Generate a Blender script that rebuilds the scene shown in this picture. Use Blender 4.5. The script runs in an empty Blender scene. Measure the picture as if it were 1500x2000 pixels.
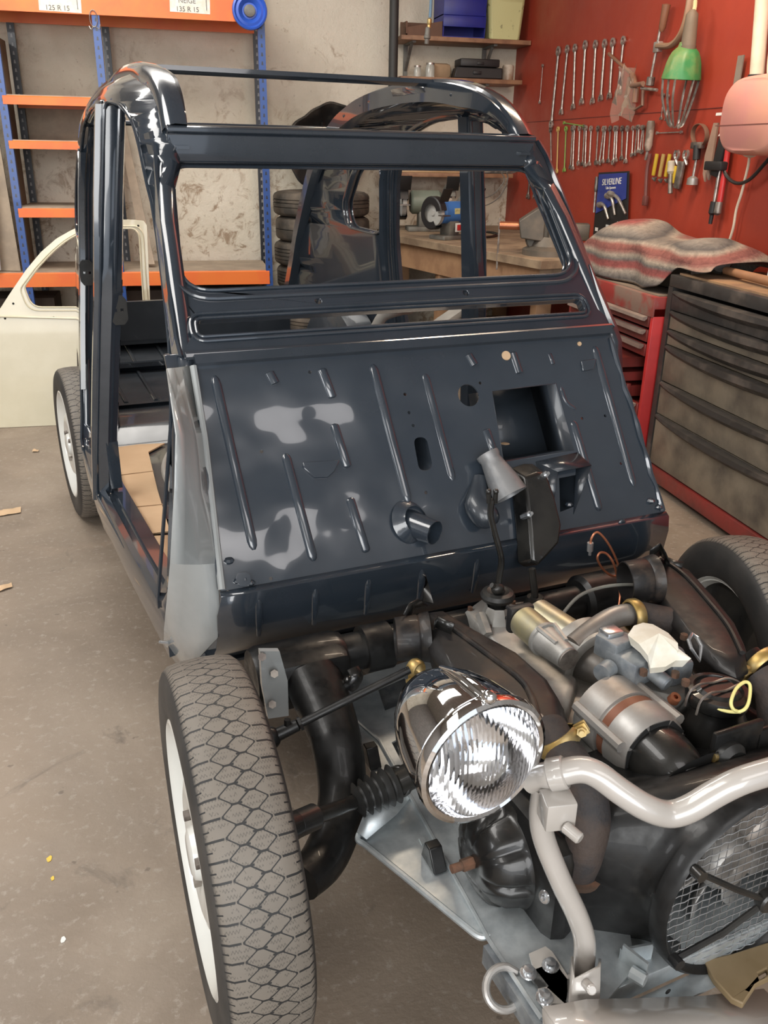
import bpy, bmesh, math, random
from mathutils import Vector, Matrix, Quaternion
from mathutils.geometry import tessellate_polygon
random.seed(7)
SC = bpy.context.scene
COL = SC.collection
PI = math.pi

# ---------------------------------------------------------------- camera, light, exposure
CAMP = Vector((-0.89470, -1.16620, 1.41400))      # in the frame of the car
YAW, PITCH, ROLL, FPX = 0.42450, 0.39570, 0.01810, 1678.67
PSI = math.radians(11.52498)                       # the car stands turned by this in the workshop
CAR = Matrix.Rotation(PSI, 4, 'Z')
_f = Vector((math.sin(YAW)*math.cos(PITCH), math.cos(YAW)*math.cos(PITCH), -math.sin(PITCH)))
_r0 = Vector((math.cos(YAW), -math.sin(YAW), 0)); _u0 = _r0.cross(_f)
_r = math.cos(ROLL)*_r0 + math.sin(ROLL)*_u0
_u = -math.sin(ROLL)*_r0 + math.cos(ROLL)*_u0
cd = bpy.data.cameras.new('camera'); cam = bpy.data.objects.new('camera', cd); COL.objects.link(cam)
cd.sensor_fit = 'VERTICAL'; cd.sensor_height = 24; cd.lens = FPX/2000*24
cd.clip_start = 0.05
m = Matrix((( _r.x, _u.x, -_f.x, CAMP.x), (_r.y, _u.y, -_f.y, CAMP.y), (_r.z, _u.z, -_f.z, CAMP.z), (0, 0, 0, 1)))
cam.matrix_world = CAR @ m
SC.camera = cam
SC.view_settings.view_transform = 'Standard'; SC.view_settings.look = 'None'
SC.view_settings.gamma = 1; SC.view_settings.exposure = 0.55
w = bpy.data.worlds.new('world'); SC.world = w; w.use_nodes = True
w.node_tree.nodes['Background'].inputs[0].default_value = (0.80, 0.88, 1.0, 1)
w.node_tree.nodes['Background'].inputs[1].default_value = 1.0

def area(name, loc, size, tgt, power, col=(1, 1, 1)):
    l = bpy.data.lights.new(name, 'AREA'); l.shape = 'RECTANGLE'; l.size, l.size_y = size
    l.energy = power; l.color = col
    o = bpy.data.objects.new(name, l); COL.objects.link(o); o.location = loc
    o.rotation_euler = (Vector(tgt)-Vector(loc)).to_track_quat('-Z', 'Y').to_euler()
    return o
area('daylight_open_gate', (-1.6, -4.6, 1.9), (4.2, 2.6), (-0.4, 1.5, 0.8), 150, (1.0, 0.985, 0.95))
area('overhead_light', (-2.3, 0.6, 3.28), (1.3, 3.0), (-2.3, 0.6, 0), 80, (1.0, 0.97, 0.93))
area('overhead_light', (-1.3, 3.4, 3.28), (1.8, 1.0), (-1.3, 3.6, 0), 60, (1.0, 0.96, 0.90))
area('overhead_light', (0.5, -2.3, 3.28), (2.0, 1.6), (0.5, -2.0, 0), 30, (1.0, 0.96, 0.95))  # unseen ceiling panel added for its soft reflection on the bulkhead
area('side_highlight_light', (-4.40, -0.9, 2.0), (1.6, 0.9), (-0.5, 0.6, 0.9), 34, (0.97, 0.98, 1.0))  # unseen light added for crisp highlights on ribs and pillars
area('tube_light', (1.15, 2.0, 3.1), (0.25, 1.5), (1.8, 2.1, 1.6), 46, (1.0, 0.80, 0.60))

# ---------------------------------------------------------------- pixel rays of the photograph, met with real planes
def _ray(px, py): return _f + _r*((px-750)/FPX) - _u*((py-1000)/FPX)
AX = {'x': 0, 'y': 1, 'z': 2}
def C(px, py, **k):
    """point in the frame of the car where the sight line meets a plane x=, y= or z="""
    (n, v), = k.items(); d = _ray(px, py); i = AX[n]
    return CAMP + d*((v-CAMP[i])/d[i])
def W(px, py, **k):
    """the same in the frame of the workshop"""
    (n, v), = k.items(); d = CAR.to_3x3() @ _ray(px, py); o = CAR @ CAMP; i = AX[n]
    return o + d*((v-o[i])/d[i])
def CP(px, py, p0, n):
    d = _ray(px, py); return CAMP + d*((Vector(p0)-CAMP).dot(n)/d.dot(n))
def WP(px, py, p0, n):
    d = CAR.to_3x3() @ _ray(px, py); o = CAR @ CAMP; return o + d*((Vector(p0)-o).dot(n)/d.dot(n))

# ---------------------------------------------------------------- mesh helpers
V = Vector
def frame_from(axis, hint=None):
    a = V(axis).normalized()
    h = V(hint) if hint is not None else (V((0, 0, 1)) if abs(a.z) < .9 else V((1, 0, 0)))
    e1 = (h - a*h.dot(a)).normalized(); e2 = a.cross(e1)
    return a, e1, e2
class MB:
    def __init__(s): s.bm = bmesh.new()
    def add(s, vs, fs):
        b = [s.bm.verts.new(v) for v in vs]
        for f in fs:
            try: s.bm.faces.new([b[i] for i in f])
            except ValueError: pass
        return b
    def box(s, c, d, rot=None, bev=0.0, seg=2):
        hx, hy, hz = d[0]/2, d[1]/2, d[2]/2
        bm2 = bmesh.new(); bmesh.ops.create_cube(bm2, size=1.0)
        for v in bm2.verts: v.co = V((v.co.x*d[0], v.co.y*d[1], v.co.z*d[2]))
        if bev: bmesh.ops.bevel(bm2, geom=bm2.edges[:], offset=min(bev, hx*.9, hy*.9, hz*.9), segments=seg, profile=.5, affect='EDGES')
        R = rot.to_matrix() if isinstance(rot, Quaternion) else (rot if rot is not None else Matrix.Identity(3))
        bm2.verts.index_update()
        s.add([R @ v.co + V(c) for v in bm2.verts], [[v.index for v in f.verts] for f in bm2.faces]); bm2.free(); return s
    def obox(s, o, ex, ey, ez, bev=0.0):
        """box spanned by three edge vectors from corner o"""
        o, ex, ey, ez = V(o), V(ex), V(ey), V(ez)
        R = Matrix((ex.normalized(), ey.normalized(), ez.normalized())).transposed()
        return s.box(o+(ex+ey+ez)/2, (ex.length, ey.length, ez.length), R, bev)
    def lathe(s, p, axis, prof, n=32, hint=None, a0=0, a1=2*PI, cap=False):
        a, e1, e2 = frame_from(axis, hint); p = V(p); full = abs(a1-a0-2*PI) < 1e-6
        m = n if full else n+1; vs = []
        for (h, r) in prof:
            for k in range(m):
                t = a0+(a1-a0)*k/n; vs.append(p+a*h+(e1*math.cos(t)+e2*math.sin(t))*max(r, 1e-5))
        fs = []
        for i in range(len(prof)-1):
            for k in range(n):
                k2 = (k+1) % m; fs.append((i*m+k, i*m+k2, (i+1)*m+k2, (i+1)*m+k))
        if cap: fs.append(tuple(range(m-1, -1, -1))); fs.append(tuple((len(prof)-1)*m+k for k in range(m)))
        s.add(vs, fs); return s
    def cyl(s, a, b, r, r2=None, n=20, bev=0.0):
        a, b = V(a), V(b); L = (b-a).length; r2 = r if r2 is None else r2
        if bev: pr = [(0, 0), (0, r-bev), (bev, r), (L-bev, r2), (L, r2-bev), (L, 0)]
        else: pr = [(0, 0), (0, r), (L, r2), (L, 0)]
        return s.lathe(a, b-a, pr, n)
    def sphere(s, c, r, sc=(1, 1, 1), n=20, rot=None):
        pr = [(-math.cos(PI*i/(n//2))*r, math.sin(PI*i/(n//2))*r) for i in range(n//2+1)]
        R = rot.to_matrix() if rot is not None else Matrix.Identity(3)
        t = MB(); t.lathe((0, 0, 0), (0, 0, 1), pr, n); t.bm.verts.index_update()
        s.add([R @ V((v.co.x*sc[0], v.co.y*sc[1], v.co.z*sc[2])) + V(c) for v in t.bm.verts], [[v.index for v in f.verts] for f in t.bm.faces]); t.bm.free(); return s
    def tube(s, pts, r, n=10, closed=False, cap=True, flat=None, up=None):
        """round tube through pts; r number or list; flat = (width scale, height scale); up fixes the frame"""
        P = [V(p) for p in pts]; m = len(P); R = r if isinstance(r, (list, tuple)) else [r]*m
        T = []
        for i in range(m):
            if closed: t = P[(i+1) % m]-P[i-1]
            else: t = P[min(i+1, m-1)]-P[max(i-1, 0)]
            T.append(t.normalized())
        a, e1, e2 = frame_from(T[0], up); vs = []
        for i in range(m):
            if up is not None: a, e1, e2 = frame_from(T[i], up)
            else:
                if i:
                    q = T[i-1].rotation_difference(T[i]); e1 = q @ e1
                e1 = (e1-T[i]*e1.dot(T[i])).normalized(); e2 = T[i].cross(e1)
            fw, fh = flat or (1, 1)
            for k in range(n):
                t = 2*PI*k/n+(PI/n if n == 4 else 0); vs.append(P[i]+(e2*math.cos(t)*fw+e1*math.sin(t)*fh)*R[i])
        fs = []
        for i in range(m if closed else m-1):
            j = (i+1) % m
            for k in range(n): fs.append((i*n+k, i*n+(k+1) % n, j*n+(k+1) % n, j*n+k))
        if cap and not closed: fs.append(tuple(range(n-1, -1, -1))); fs.append(tuple((m-1)*n+k for k in range(n)))
        s.add(vs, fs); return s
    def sheet(s, loop, holes=(), thick=(0, 0, 0.002)):
        """flat or nearly flat plate: outer loop and holes, extruded by the vector thick"""
        L = [[V(p) for p in loop]]+[[V(p) for p in h] for h in holes]
        tri = tessellate_polygon(L); flat = [p for l in L for p in l]; n = len(flat); t = V(thick)
        vs = flat+[p+t for p in flat]; fs = []
        for a in tri: fs.append((a[0], a[1], a[2])); fs.append((a[2]+n, a[1]+n, a[0]+n))
        o = 0
        for l in L:
            k = len(l)
            for i in range(k): j = (i+1) % k; fs.append((o+i, o+j, o+j+n, o+i+n))
            o += k
        s.add(vs, fs); return s
    def loft(s, rows, closed=False, cap=False):
        k = len(rows[0]); vs = [V(p) for r in rows for p in r]; fs = []
        for i in range(len(rows)-1):
            for j in range(k if closed else k-1):
                j2 = (j+1) % k; fs.append((i*k+j, i*k+j2, (i+1)*k+j2, (i+1)*k+j))
        if cap: fs.append(tuple(range(k-1, -1, -1))); fs.append(tuple((len(rows)-1)*k+j for j in range(k)))
        s.add(vs, fs); return s
    def build(s, name, mat, parent=None, solid=0, bev=0, sub=0, ang=35, off=0):
        bm = s.bm
        inv = None
        if parent is not None and parent.name in BASES: inv = BASES[parent.name].inverted()
        if inv is not None: bm.transform(inv)
        bmesh.ops.recalc_face_normals(bm, faces=bm.faces)
        me = bpy.data.meshes.new(name); bm.to_mesh(me); bm.free(); me.materials.append(mat)
        for p in me.polygons: p.use_smooth = True
        me.set_sharp_from_angle(angle=math.radians(ang))
        o = bpy.data.objects.new(name, me); COL.objects.link(o)
        if parent is not None:
            o.parent = parent
            if inv is not None: BASES[o.name] = BASES[parent.name]
        if solid:
            md = o.modifiers.new('solid', 'SOLIDIFY'); md.thickness = solid; md.offset = off
        if bev:
            md = o.modifiers.new('bevel', 'BEVEL'); md.width = bev; md.segments = 2; md.limit_method = 'ANGLE'; md.angle_limit = math.radians(40)
        if sub:
            md = o.modifiers.new('sub', 'SUBSURF'); md.levels = md.render_levels = sub
        return o
BASES = {}
def thing(name, label, cat, base=(0, 0, 0), group=None, mat=None):
    o = bpy.data.objects.new(name, None); COL.objects.link(o); o.empty_display_size = .1
    M = mat if mat is not None else Matrix.Translation(V(base))
    o.matrix_world = M; o['label'] = label; o['category'] = cat
    if group: o['group'] = group
    if mat is None: BASES[o.name] = M
    return o
def tag(o, label, cat, group=None):
    o['label'] = label; o['category'] = cat
    if group: o['group'] = group
    return o
def solo(mb, name, mat, label, cat, group=None, base=None, **k):
    """a thing that is one mesh, its origin moved to its base"""
    o = mb.build(name, mat, None, **k)
    if base is None:
        zs = [v.co for v in o.data.vertices]; base = V((sum(v.x for v in zs)/len(zs), sum(v.y for v in zs)/len(zs), min(v.z for v in zs)))
    o.data.transform(Matrix.Translation(-V(base))); o.location = base
    return tag(o, label, cat, group)
def struct(name, mb, mat, **k):
    o = mb.build(name, mat, None, **k); o['kind'] = 'structure'; return o
def spline(pts, n=6, closed=False):
    P = [V(p) for p in pts]; m = len(P); out = []
    for i in range(m if closed else m-1):
        p0 = P[i-1] if (i or closed) else P[0]*2-P[1]; p1 = P[i]; p2 = P[(i+1) % m]
        p3 = P[(i+2) % m] if (closed or i+2 < m) else P[-1]*2-P[-2]
        for k in range(n):
            t = k/n; out.append(.5*((2*p1)+(p2-p0)*t+(2*p0-5*p1+4*p2-p3)*t*t+(3*p1-p0-3*p2+p3)*t**3))
    if not closed: out.append(P[-1])
    return out
def rounded(pts, rad, n=6):
    """corners of a polygon rounded off"""
    P = [V(p) for p in pts]; m = len(P); out = []
    R = rad if isinstance(rad, (list, tuple)) else [rad]*m
    for i in range(m):
        a, b, c = P[i-1], P[i], P[(i+1) % m]; r = min(R[i], (a-b).length*.49, (c-b).length*.49)
        p, q = b+(a-b).normalized()*r, b+(c-b).normalized()*r
        for k in range(n+1): t = k/n; out.append(p*(1-t)**2+b*2*t*(1-t)+q*t*t)
    return out

# ---------------------------------------------------------------- materials
class NT:
    """tiny expression helper for shader nodes"""
    def __init__(s, mat): s.t = mat.node_tree; s.b = s.t.nodes['Principled BSDF']; s.tc = s.t.nodes.new('ShaderNodeTexCoord')
    def lk(s, a, b): s.t.links.new(a, b)
    def m(s, op, a, b=None, c=None):
        n = s.t.nodes.new('ShaderNodeMath'); n.operation = op
        for i, v in enumerate((a, b, c)):
            if v is None: continue
            if isinstance(v, (int, float)): n.inputs[i].default_value = v
            else: s.lk(v, n.inputs[i])
        return n.outputs[0]
    def noise(s, scale, detail=4, rough=.55, vec=None, dist=0):
        n = s.t.nodes.new('ShaderNodeTexNoise'); n.inputs['Scale'].default_value = scale; n.inputs['Detail'].default_value = detail
        n.inputs['Roughness'].default_value = rough; n.inputs['Distortion'].default_value = dist
        s.lk(vec if vec is not None else s.tc.outputs['Object'], n.inputs['Vector']); return n.outputs['Fac']
    def voro(s, scale, feat='F1', vec=None):
        n = s.t.nodes.new('ShaderNodeTexVoronoi'); n.feature = feat; n.inputs['Scale'].default_value = scale
        s.lk(vec if vec is not None else s.tc.outputs['Object'], n.inputs['Vector']); return n.outputs['Distance']
    def ramp(s, fac, stops):
        n = s.t.nodes.new('ShaderNodeValToRGB'); e = n.color_ramp.elements
        while len(e) < len(stops): e.new(.5)
        for i, (p, c) in enumerate(stops):
            e[i].position = p; e[i].color = (c[0], c[1], c[2], 1) if isinstance(c, (tuple, list)) else (c, c, c, 1)
        s.lk(fac, n.inputs[0]); return n.outputs[0]
    def mix(s, fac, a, b, mode='MIX'):
        n = s.t.nodes.new('ShaderNodeMixRGB'); n.blend_type = mode
        for i, v in enumerate((fac, a, b)):
            if isinstance(v, (int, float)): n.inputs[i].default_value = v if i == 0 else (v, v, v, 1)
            elif isinstance(v, tuple): n.inputs[i].default_value = (v[0], v[1], v[2], 1)
            else: s.lk(v, n.inputs[i])
        return n.outputs[0]
    def bump(s, h, strength=.3, dist=.01):
        n = s.t.nodes.new('ShaderNodeBump'); n.inputs['Strength'].default_value = strength; n.inputs['Distance'].default_value = dist
        s.lk(h, n.inputs['Height']); s.lk(n.outputs[0], s.b.inputs['Normal'])
    def xyz(s, src='Object'):
        n = s.t.nodes.new('ShaderNodeSeparateXYZ'); s.lk(s.tc.outputs[src], n.inputs[0]); return n.outputs
    def vec(s, sx, sy, sz, src='Object'):
        n = s.t.nodes.new('ShaderNodeMapping'); n.inputs['Scale'].default_value = (sx, sy, sz); s.lk(s.tc.outputs[src], n.inputs[0]); return n.outputs[0]
def mat(name, col, rough=.5, metal=0, coat=0, noise=None, bump=None, spec=None, col2=None, mixr=(.4, .6), nscale=6, **k):
    """col2 mixes in through noise; bump = (scale, strength, distance)"""
    M = bpy.data.materials.new(name); M.use_nodes = True; n = NT(M); b = n.b
    b.inputs['Base Color'].default_value = (*col, 1); b.inputs['Roughness'].default_value = rough; b.inputs['Metallic'].default_value = metal
    b.inputs['Coat Weight'].default_value = coat; b.inputs['Coat Roughness'].default_value = .04
    if spec is not None: b.inputs['Specular IOR Level'].default_value = spec
    if col2 is None: col2 = tuple(min(1, c*.8) for c in col)
    f = n.noise(nscale, 6, .6); c = n.ramp(f, [(mixr[0], col), (mixr[1], col2)]); n.lk(c, b.inputs['Base Color'])
    if noise: n.lk(n.ramp(n.noise(noise[0], 5, .6), [(.3, noise[1]), (.7, noise[2])]), b.inputs['Roughness'])
    if bump: n.bump(n.noise(bump[0], 4, .6), bump[1], bump[2])
    return M
M_floor = None
NAVY = mat('navy_gloss_paint', (.023, .031, .042), .22, coat=1, col2=(.029, .038, .050), noise=(3, .14, .30), nscale=2)
def _():
    n = NT(NAVY); n.bump(n.noise(4.2, 1.5, .4), .8, .035)
    n.lk(n.b.inputs['Normal'].links[0].from_socket, n.b.inputs['Coat Normal'])
_()
NAVY2 = mat('navy_gloss_frame_paint', (.020, .027, .036), .2, coat=1, col2=(.025, .032, .042), noise=(3, .10, .26))
NAVYIN = mat('navy_inner_paint', (.022, .028, .036), .32, coat=.4, noise=(4, .22, .5))
GREYP = mat('grey_gloss_panel', (.27, .285, .285), .22, coat=.8, col2=(.30, .315, .315))
BLACKG = mat('black_satin_enamel', (.007, .007, .007), .26, coat=.3, spec=.4, noise=(9, .2, .5), col2=(.018, .017, .015), bump=(140, .08, .002))
BLACKD = mat('dusty_black_steel', (.007, .007, .007), .33, coat=.08, spec=.35, col2=(.032, .029, .025), mixr=(.55, .85), nscale=14, noise=(30, .25, .6))
BLACKR = mat('rusty_dusty_black', (.010, .009, .009), .36, coat=.1, spec=.4, col2=(.085, .055, .036), mixr=(.52, .78), nscale=10, noise=(20, .35, .65), bump=(60, .1, .003))
RUBBER = mat('black_rubber', (.012, .012, .012), .42, col2=(.02, .02, .019))
GALV = mat('galvanised_steel', (.42, .46, .48), .42, metal=.75, col2=(.58, .62, .63), mixr=(.35, .65), nscale=28, noise=(20, .32, .55))
GALVD = mat('dull_galvanised', (.20, .22, .24), .5, metal=.6, col2=(.30, .32, .33), nscale=30)
ALU = mat('cast_aluminium', (.38, .37, .35), .5, metal=.55, col2=(.27, .26, .24), nscale=12, bump=(90, .15, .002))
ALUB = mat('machined_aluminium', (.36, .35, .335), .45, metal=.65, col2=(.27, .235, .205), nscale=6, noise=(12, .38, .6))
ZINCY = mat('yellow_zinc', (.42, .37, .22), .4, metal=.6, col2=(.33, .31, .24), nscale=16)
BRASS = mat('yellow_passivated_clamp', (.42, .28, .09), .42, metal=.75, col2=(.48, .37, .18), nscale=30)
COPPER = mat('copper_pipe', (.45, .17, .09), .35, metal=.7)
COPPERW = mat('copper_winding', (.20, .075, .04), .5, metal=.3)
CHROME = mat('chrome', (.82, .82, .82), .04, metal=1, col2=(.80, .80, .80))
ZINC = mat('bright_zinc', (.66, .68, .70), .25, metal=.9)
CREAMG = mat('warm_grey_gloss_paint', (.37, .345, .315), .25, coat=.7, col2=(.40, .37, .34))
CREAM = mat('cream_paint', (.54, .49, .35), .3, coat=.5, col2=(.57, .52, .38))
CAST = mat('rough_cast_iron', (.022, .020, .021), .75, col2=(.05, .035, .028), nscale=16, bump=(120, .6, .003))
RUST = mat('rusty_iron', (.12, .055, .03), .8, col2=(.06, .035, .022), nscale=40)
PAPER = mat('masking_paper', (.72, .70, .62), .7, col2=(.62, .58, .48), nscale=20)
WHITEP = mat('wheel_pale_paint', (.58, .58, .55), .3, coat=.5, col2=(.62, .62, .58))
CARD = mat('brown_cardboard', (.52, .36, .22), .85, col2=(.47, .32, .19), nscale=3)
YELW = mat('yellow_wire', (.80, .72, .28), .5)
RED = mat('dark_red_enamel', (.20, .022, .018), .4, coat=.3, col2=(.12, .022, .018), nscale=5, noise=(8, .3, .7))
REDB = mat('bright_red_plastic', (.5, .03, .03), .4)
ORANGE = mat('orange_rack_paint', (.74, .18, .030), .45, col2=(.72, .14, .03), nscale=4)
BLUEP = mat('blue_rack_paint', (.025, .085, .33), .4, coat=.2, col2=(.02, .07, .27), nscale=6)
DKPOST = mat('dark_blue_rack_paint', (.012, .015, .025), .5)
CHIP = mat('chipboard', (.38, .30, .22), .8, col2=(.30, .24, .18), nscale=8)
WOOD = mat('shelf_wood', (.30, .16, .085), .6, col2=(.20, .10, .055), nscale=9)
BENCHW = mat('worn_bench_wood', (.30, .22, .14), .75, col2=(.18, .125, .08), nscale=7)
STEEL = mat('tool_steel', (.55, .52, .48), .34, metal=.75, col2=(.32, .28, .25), nscale=30)
STEELD = mat('dark_tool_steel', (.28, .25, .22), .45, metal=.7, col2=(.12, .10, .09), nscale=20)
GREYB = mat('grey_machine_paint', (.16, .16, .14), .55, col2=(.10, .09, .08), nscale=10)
BLUEL = mat('machine_blue_enamel', (.04, .16, .45), .4, coat=.3)
BLUED = mat('deep_blue_plastic', (.012, .02, .22), .4)
BLK = mat('black_plastic', (.015, .015, .016), .5)
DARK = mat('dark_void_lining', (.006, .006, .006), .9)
GREENP = mat('green_lamp_plastic', (.035, .20, .06), .45, col2=(.20, .24, .08), mixr=(.45, .75), nscale=9)
GREEND = mat('dark_green_enamel', (.05, .09, .06), .45)
WHITE = mat('white_paint', (.75, .74, .70), .6)
YELP = mat('stained_yellow_plastic', (.52, .50, .24), .6, col2=(.10, .09, .05), mixr=(.60, .70), nscale=18)
YELT = mat('yellow_tool_grip', (.70, .48, .04), .45)
LIMEG = mat('green_tool_paint', (.20, .33, .07), .5)
PIPEC = mat('cream_conduit', (.62, .52, .40), .5)
PINK = mat('faded_pink_plastic', (.55, .24, .21), .5, col2=(.58, .28, .20), nscale=3)
TUBEG = mat('pale_rubber_hose', (.30, .28, .25), .6)
LEAF = mat('dry_leaf', (.36, .24, .13), .8, col2=(.25, .15, .08), nscale=30)
SKIN0 = None

def tyre_mat(name, top, N=72):
    M = bpy.data.materials.new(name); M.use_nodes = True; n = NT(M); b = n.b
    x, y, z = n.xyz()
    r = n.m('SQRT', n.m('ADD', n.m('MULTIPLY', y, y), n.m('MULTIPLY', z, z)))
    a = n.m('MULTIPLY', n.m('ARCTAN2', y, z), N/(2*PI))
    def tri(ph): return n.m('SUBTRACT', n.m('MULTIPLY', n.m('PINGPONG', n.m('ADD', a, 100+ph), .5), 4), 1)   # -1..1
    def line(x0, A, ph, wd):
        # zigzag with flat stretches: clamp the triangle wave
        t = n.m('MULTIPLY', n.m('MINIMUM', n.m('MAXIMUM', n.m('MULTIPLY', tri(ph), 1.25), -1), 1), A)
        d = n.m('ABSOLUTE', n.m('SUBTRACT', x, n.m('ADD', t, x0)))
        return n.m('LESS_THAN', d, wd)
    g = line(0, .0072, 0, .0018)
    for s in (-1, 1): g = n.m('MAXIMUM', g, line(s*.0245, .0072, .5, .0014))
    ax = n.m('ABSOLUTE', x)
    def slit(ph, x0, x1, wd):
        f = n.m('ABSOLUTE', n.m('SUBTRACT', n.m('FRACT', n.m('ADD', a, 100+ph)), .5))
        return n.m('MULTIPLY', n.m('LESS_THAN', f, wd), n.m('MULTIPLY', n.m('GREATER_THAN', x, x0), n.m('LESS_THAN', x, x1)))
    g = n.m('MAXIMUM', g, slit(0, .003, .018, .055)); g = n.m('MAXIMUM', g, slit(.5, -.018, -.003, .055))
    g = n.m('MAXIMUM', g, slit(0, -.066, -.035, .06)); g = n.m('MAXIMUM', g, slit(.5, .035, .066, .06))
    g = n.m('MAXIMUM', g, slit(0, .052, .07, .04)); g = n.m('MAXIMUM', g, slit(.5, -.07, -.052, .04))
    # fine wavy sipes
    fs = n.m('FRACT', n.m('MULTIPLY', n.m('ADD', a, n.m('MULTIPLY', n.m('SINE', n.m('MULTIPLY', x, 1500)), .07)), 3))
    sip = n.m('MULTIPLY', n.m('LESS_THAN', fs, .24), .38)
    nf = n.noise(70, 2); sip = n.m('MULTIPLY', sip, n.m('GREATER_THAN', nf, .48))
    ontop = n.m("GREATER_THAN", r, .291); g = n.m('MULTIPLY', n.m('MAXIMUM', g, sip), ontop)
    dust = n.ramp(n.noise(9, 5), [(.35, tuple(c*.85 for c in top)), (.65, top)])
    side = n.ramp(n.noise(6, 5), [(.4, (.022, .021, .020)), (.75, (.06, .054, .048))])
    c = n.mix(n.m('MULTIPLY', n.m("SUBTRACT", r, .292), 250), side, dust)
    c.node.use_clamp = True
    c = n.mix(g, c, (.012, .012, .012)); n.lk(c, b.inputs['Base Color']); b.inputs['Roughness'].default_value = .62
    rings = n.m('MULTIPLY', n.m('LESS_THAN', r, .288), n.m('MULTIPLY', n.m('LESS_THAN', n.m('FRACT', n.m('MULTIPLY', r, 75)), .12), .35))
    n.bump(n.m('SUBTRACT', 1, n.m('MAXIMUM', g, rings)), .9, .004)
    return M
TYRE = tyre_mat('road_tyre_rubber', (.155, .135, .112))
# ---------------------------------------------------------------- the workshop
BY, RX = 5.5, 1.85
def floor_mat():
    M = bpy.data.materials.new('concrete_floor'); M.use_nodes = True; n = NT(M)
    a = n.ramp(n.noise(1.3, 6, .62, dist=.4), [(.3, (.15, .115, .085)), (.55, (.23, .182, .138)), (.75, (.30, .245, .19))])
    spk = n.ramp(n.noise(46, 5, .7), [(.55, 0), (.66, 1)])
    a = n.mix(n.m('MULTIPLY', spk, .45), a, (.36, .32, .27))
    dk = n.ramp(n.noise(2.7, 7, .7, dist=1.0), [(.60, 0), (.72, 1)]); a = n.mix(n.m('MULTIPLY', dk, .7), a, (.06, .048, .04))
    sp = n.ramp(n.noise(17, 3, .6), [(.70, 0), (.73, 1)]); a = n.mix(n.m('MULTIPLY', sp, .5), a, (.07, .05, .04))
    n.lk(a, n.b.inputs['Base Color']); n.lk(n.ramp(n.noise(5, 5), [(.3, .45), (.7, .75)]), n.b.inputs['Roughness'])
    n.bump(n.noise(60, 6, .7), .35, .004); return M
def plaster_mat():
    M = bpy.data.materials.new('worn_plaster'); M.use_nodes = True; n = NT(M)
    a = n.ramp(n.noise(1.1, 6, .6), [(.3, (.50, .44, .34)), (.6, (.70, .64, .53))])
    z = n.xyz()[2]
    low = n.ramp(n.m('ADD', n.m('MULTIPLY', z, .28), n.m('MULTIPLY', n.noise(2.5, 5, .65), .8)), [(.68, 1), (.96, 0)])
    sp = n.ramp(n.noise(8, 8, .72, dist=.8), [(.52, 0), (.62, 1)])
    a = n.mix(n.m('MULTIPLY', sp, n.m('MULTIPLY', low, .8)), a, (.26, .17, .10))
    s2 = n.ramp(n.noise(30, 6, .7), [(.62, 0), (.70, 1)]); a = n.mix(n.m('MULTIPLY', s2, .65), a, (.22, .16, .11))
    s3 = n.ramp(n.noise(3.1, 7, .7, dist=1.5), [(.62, 0), (.68, 1)]); a = n.mix(n.m('MULTIPLY', s3, .62), a, (.34, .25, .17))
    n.lk(a, n.b.inputs['Base Color']); n.b.inputs['Roughness'].default_value = .85
    n.bump(n.noise(22, 8, .7), .6, .02); return M
M_redwall = mat('red_wall_paint', (.34, .042, .020), .42, col2=(.28, .033, .018), nscale=3, noise=(5, .35, .6), bump=(50, .05, .003), mixr=(.3, .7))
M_ceil = mat('ceiling_boards', (.30, .28, .25), .8)
M_side = mat('side_wall_paint', (.20, .19, .18), .8)
struct('floor', MB().box((-1.3, .5, -.05), (6.4, 10.2, .1)), floor_mat())
struct('wall_back', MB().box((-1.3, BY+.06, 1.65), (6.4, .12, 3.3)), plaster_mat())
wr = MB(); wr.box((RX+.06, 2.95, 1.65), (.12, 5.1, 3.3)); struct('wall_right', wr, M_redwall)
struct('wall_right_front', MB().box((RX+.06, -2.0, 1.65), (.12, 4.8, 3.3)), M_side)
struct('wall_left', MB().box((-4.5, .5, 1.65), (.12, 10.0, 3.3)), M_side)
struct('ceiling', MB().box((-1.3, .5, 3.36), (6.4, 10.2, .1)), M_ceil)
p = W(1070, 236, x=RX); struct('trim_1', MB().box((RX-.001, 3.2, p.z), (.004, 4.4, .003)), mat('board_seam', (.12, .02, .015), .7))
# ---------------------------------------------------------------- the car: body
car = thing('car', 'stripped vintage car, glossy navy body shell without doors or bonnet, engine exposed', 'car', mat=CAR)
def lerp(x, xs, ys):
    if x <= xs[0]: return ys[0]
    for i in range(len(xs)-1):
        if x <= xs[i+1]: return ys[i]+(ys[i+1]-ys[i])*(x-xs[i])/(xs[i+1]-xs[i])
    return ys[-1]
def wf(y, z):
    """half width of the body: it bulges at the middle pillar and draws in to the nose, the tail and the roof"""
    b = lerp(z, [.45, .84, 1.05, 1.27, 1.5, 1.62], [.684, .642, .617, .596, .568, .55])
    d = lerp(y, [.5, .9, 1.15, 1.4, 1.7, 2.0, 2.5, 3.0, 3.4], [-.06, -.06, -.028, 0, 0, -.012, -.045, -.10, -.15])*(.7 if z < .5 else 1)
    k = lerp(y, [.6, .95, 1.2, 1.4, 1.9, 2.4, 3.0], [.15, .33, .8, 1, 1, .5, .25])
    return b+d+k*lerp(ROOFZ(y)-z, [0, .008, .02, .04, .07, .12], [-.12, -.085, -.055, -.028, -.01, 0])
RYZ = [(.94, 1.395), (.969, 1.457), (1.057, 1.528), (1.19, 1.577), (1.39, 1.607), (1.64, 1.613), (1.93, 1.598), (2.16, 1.57), (2.416, 1.504), (2.644, 1.366), (2.881, 1.115), (3.0, .96), (3.121, .788)]
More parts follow.
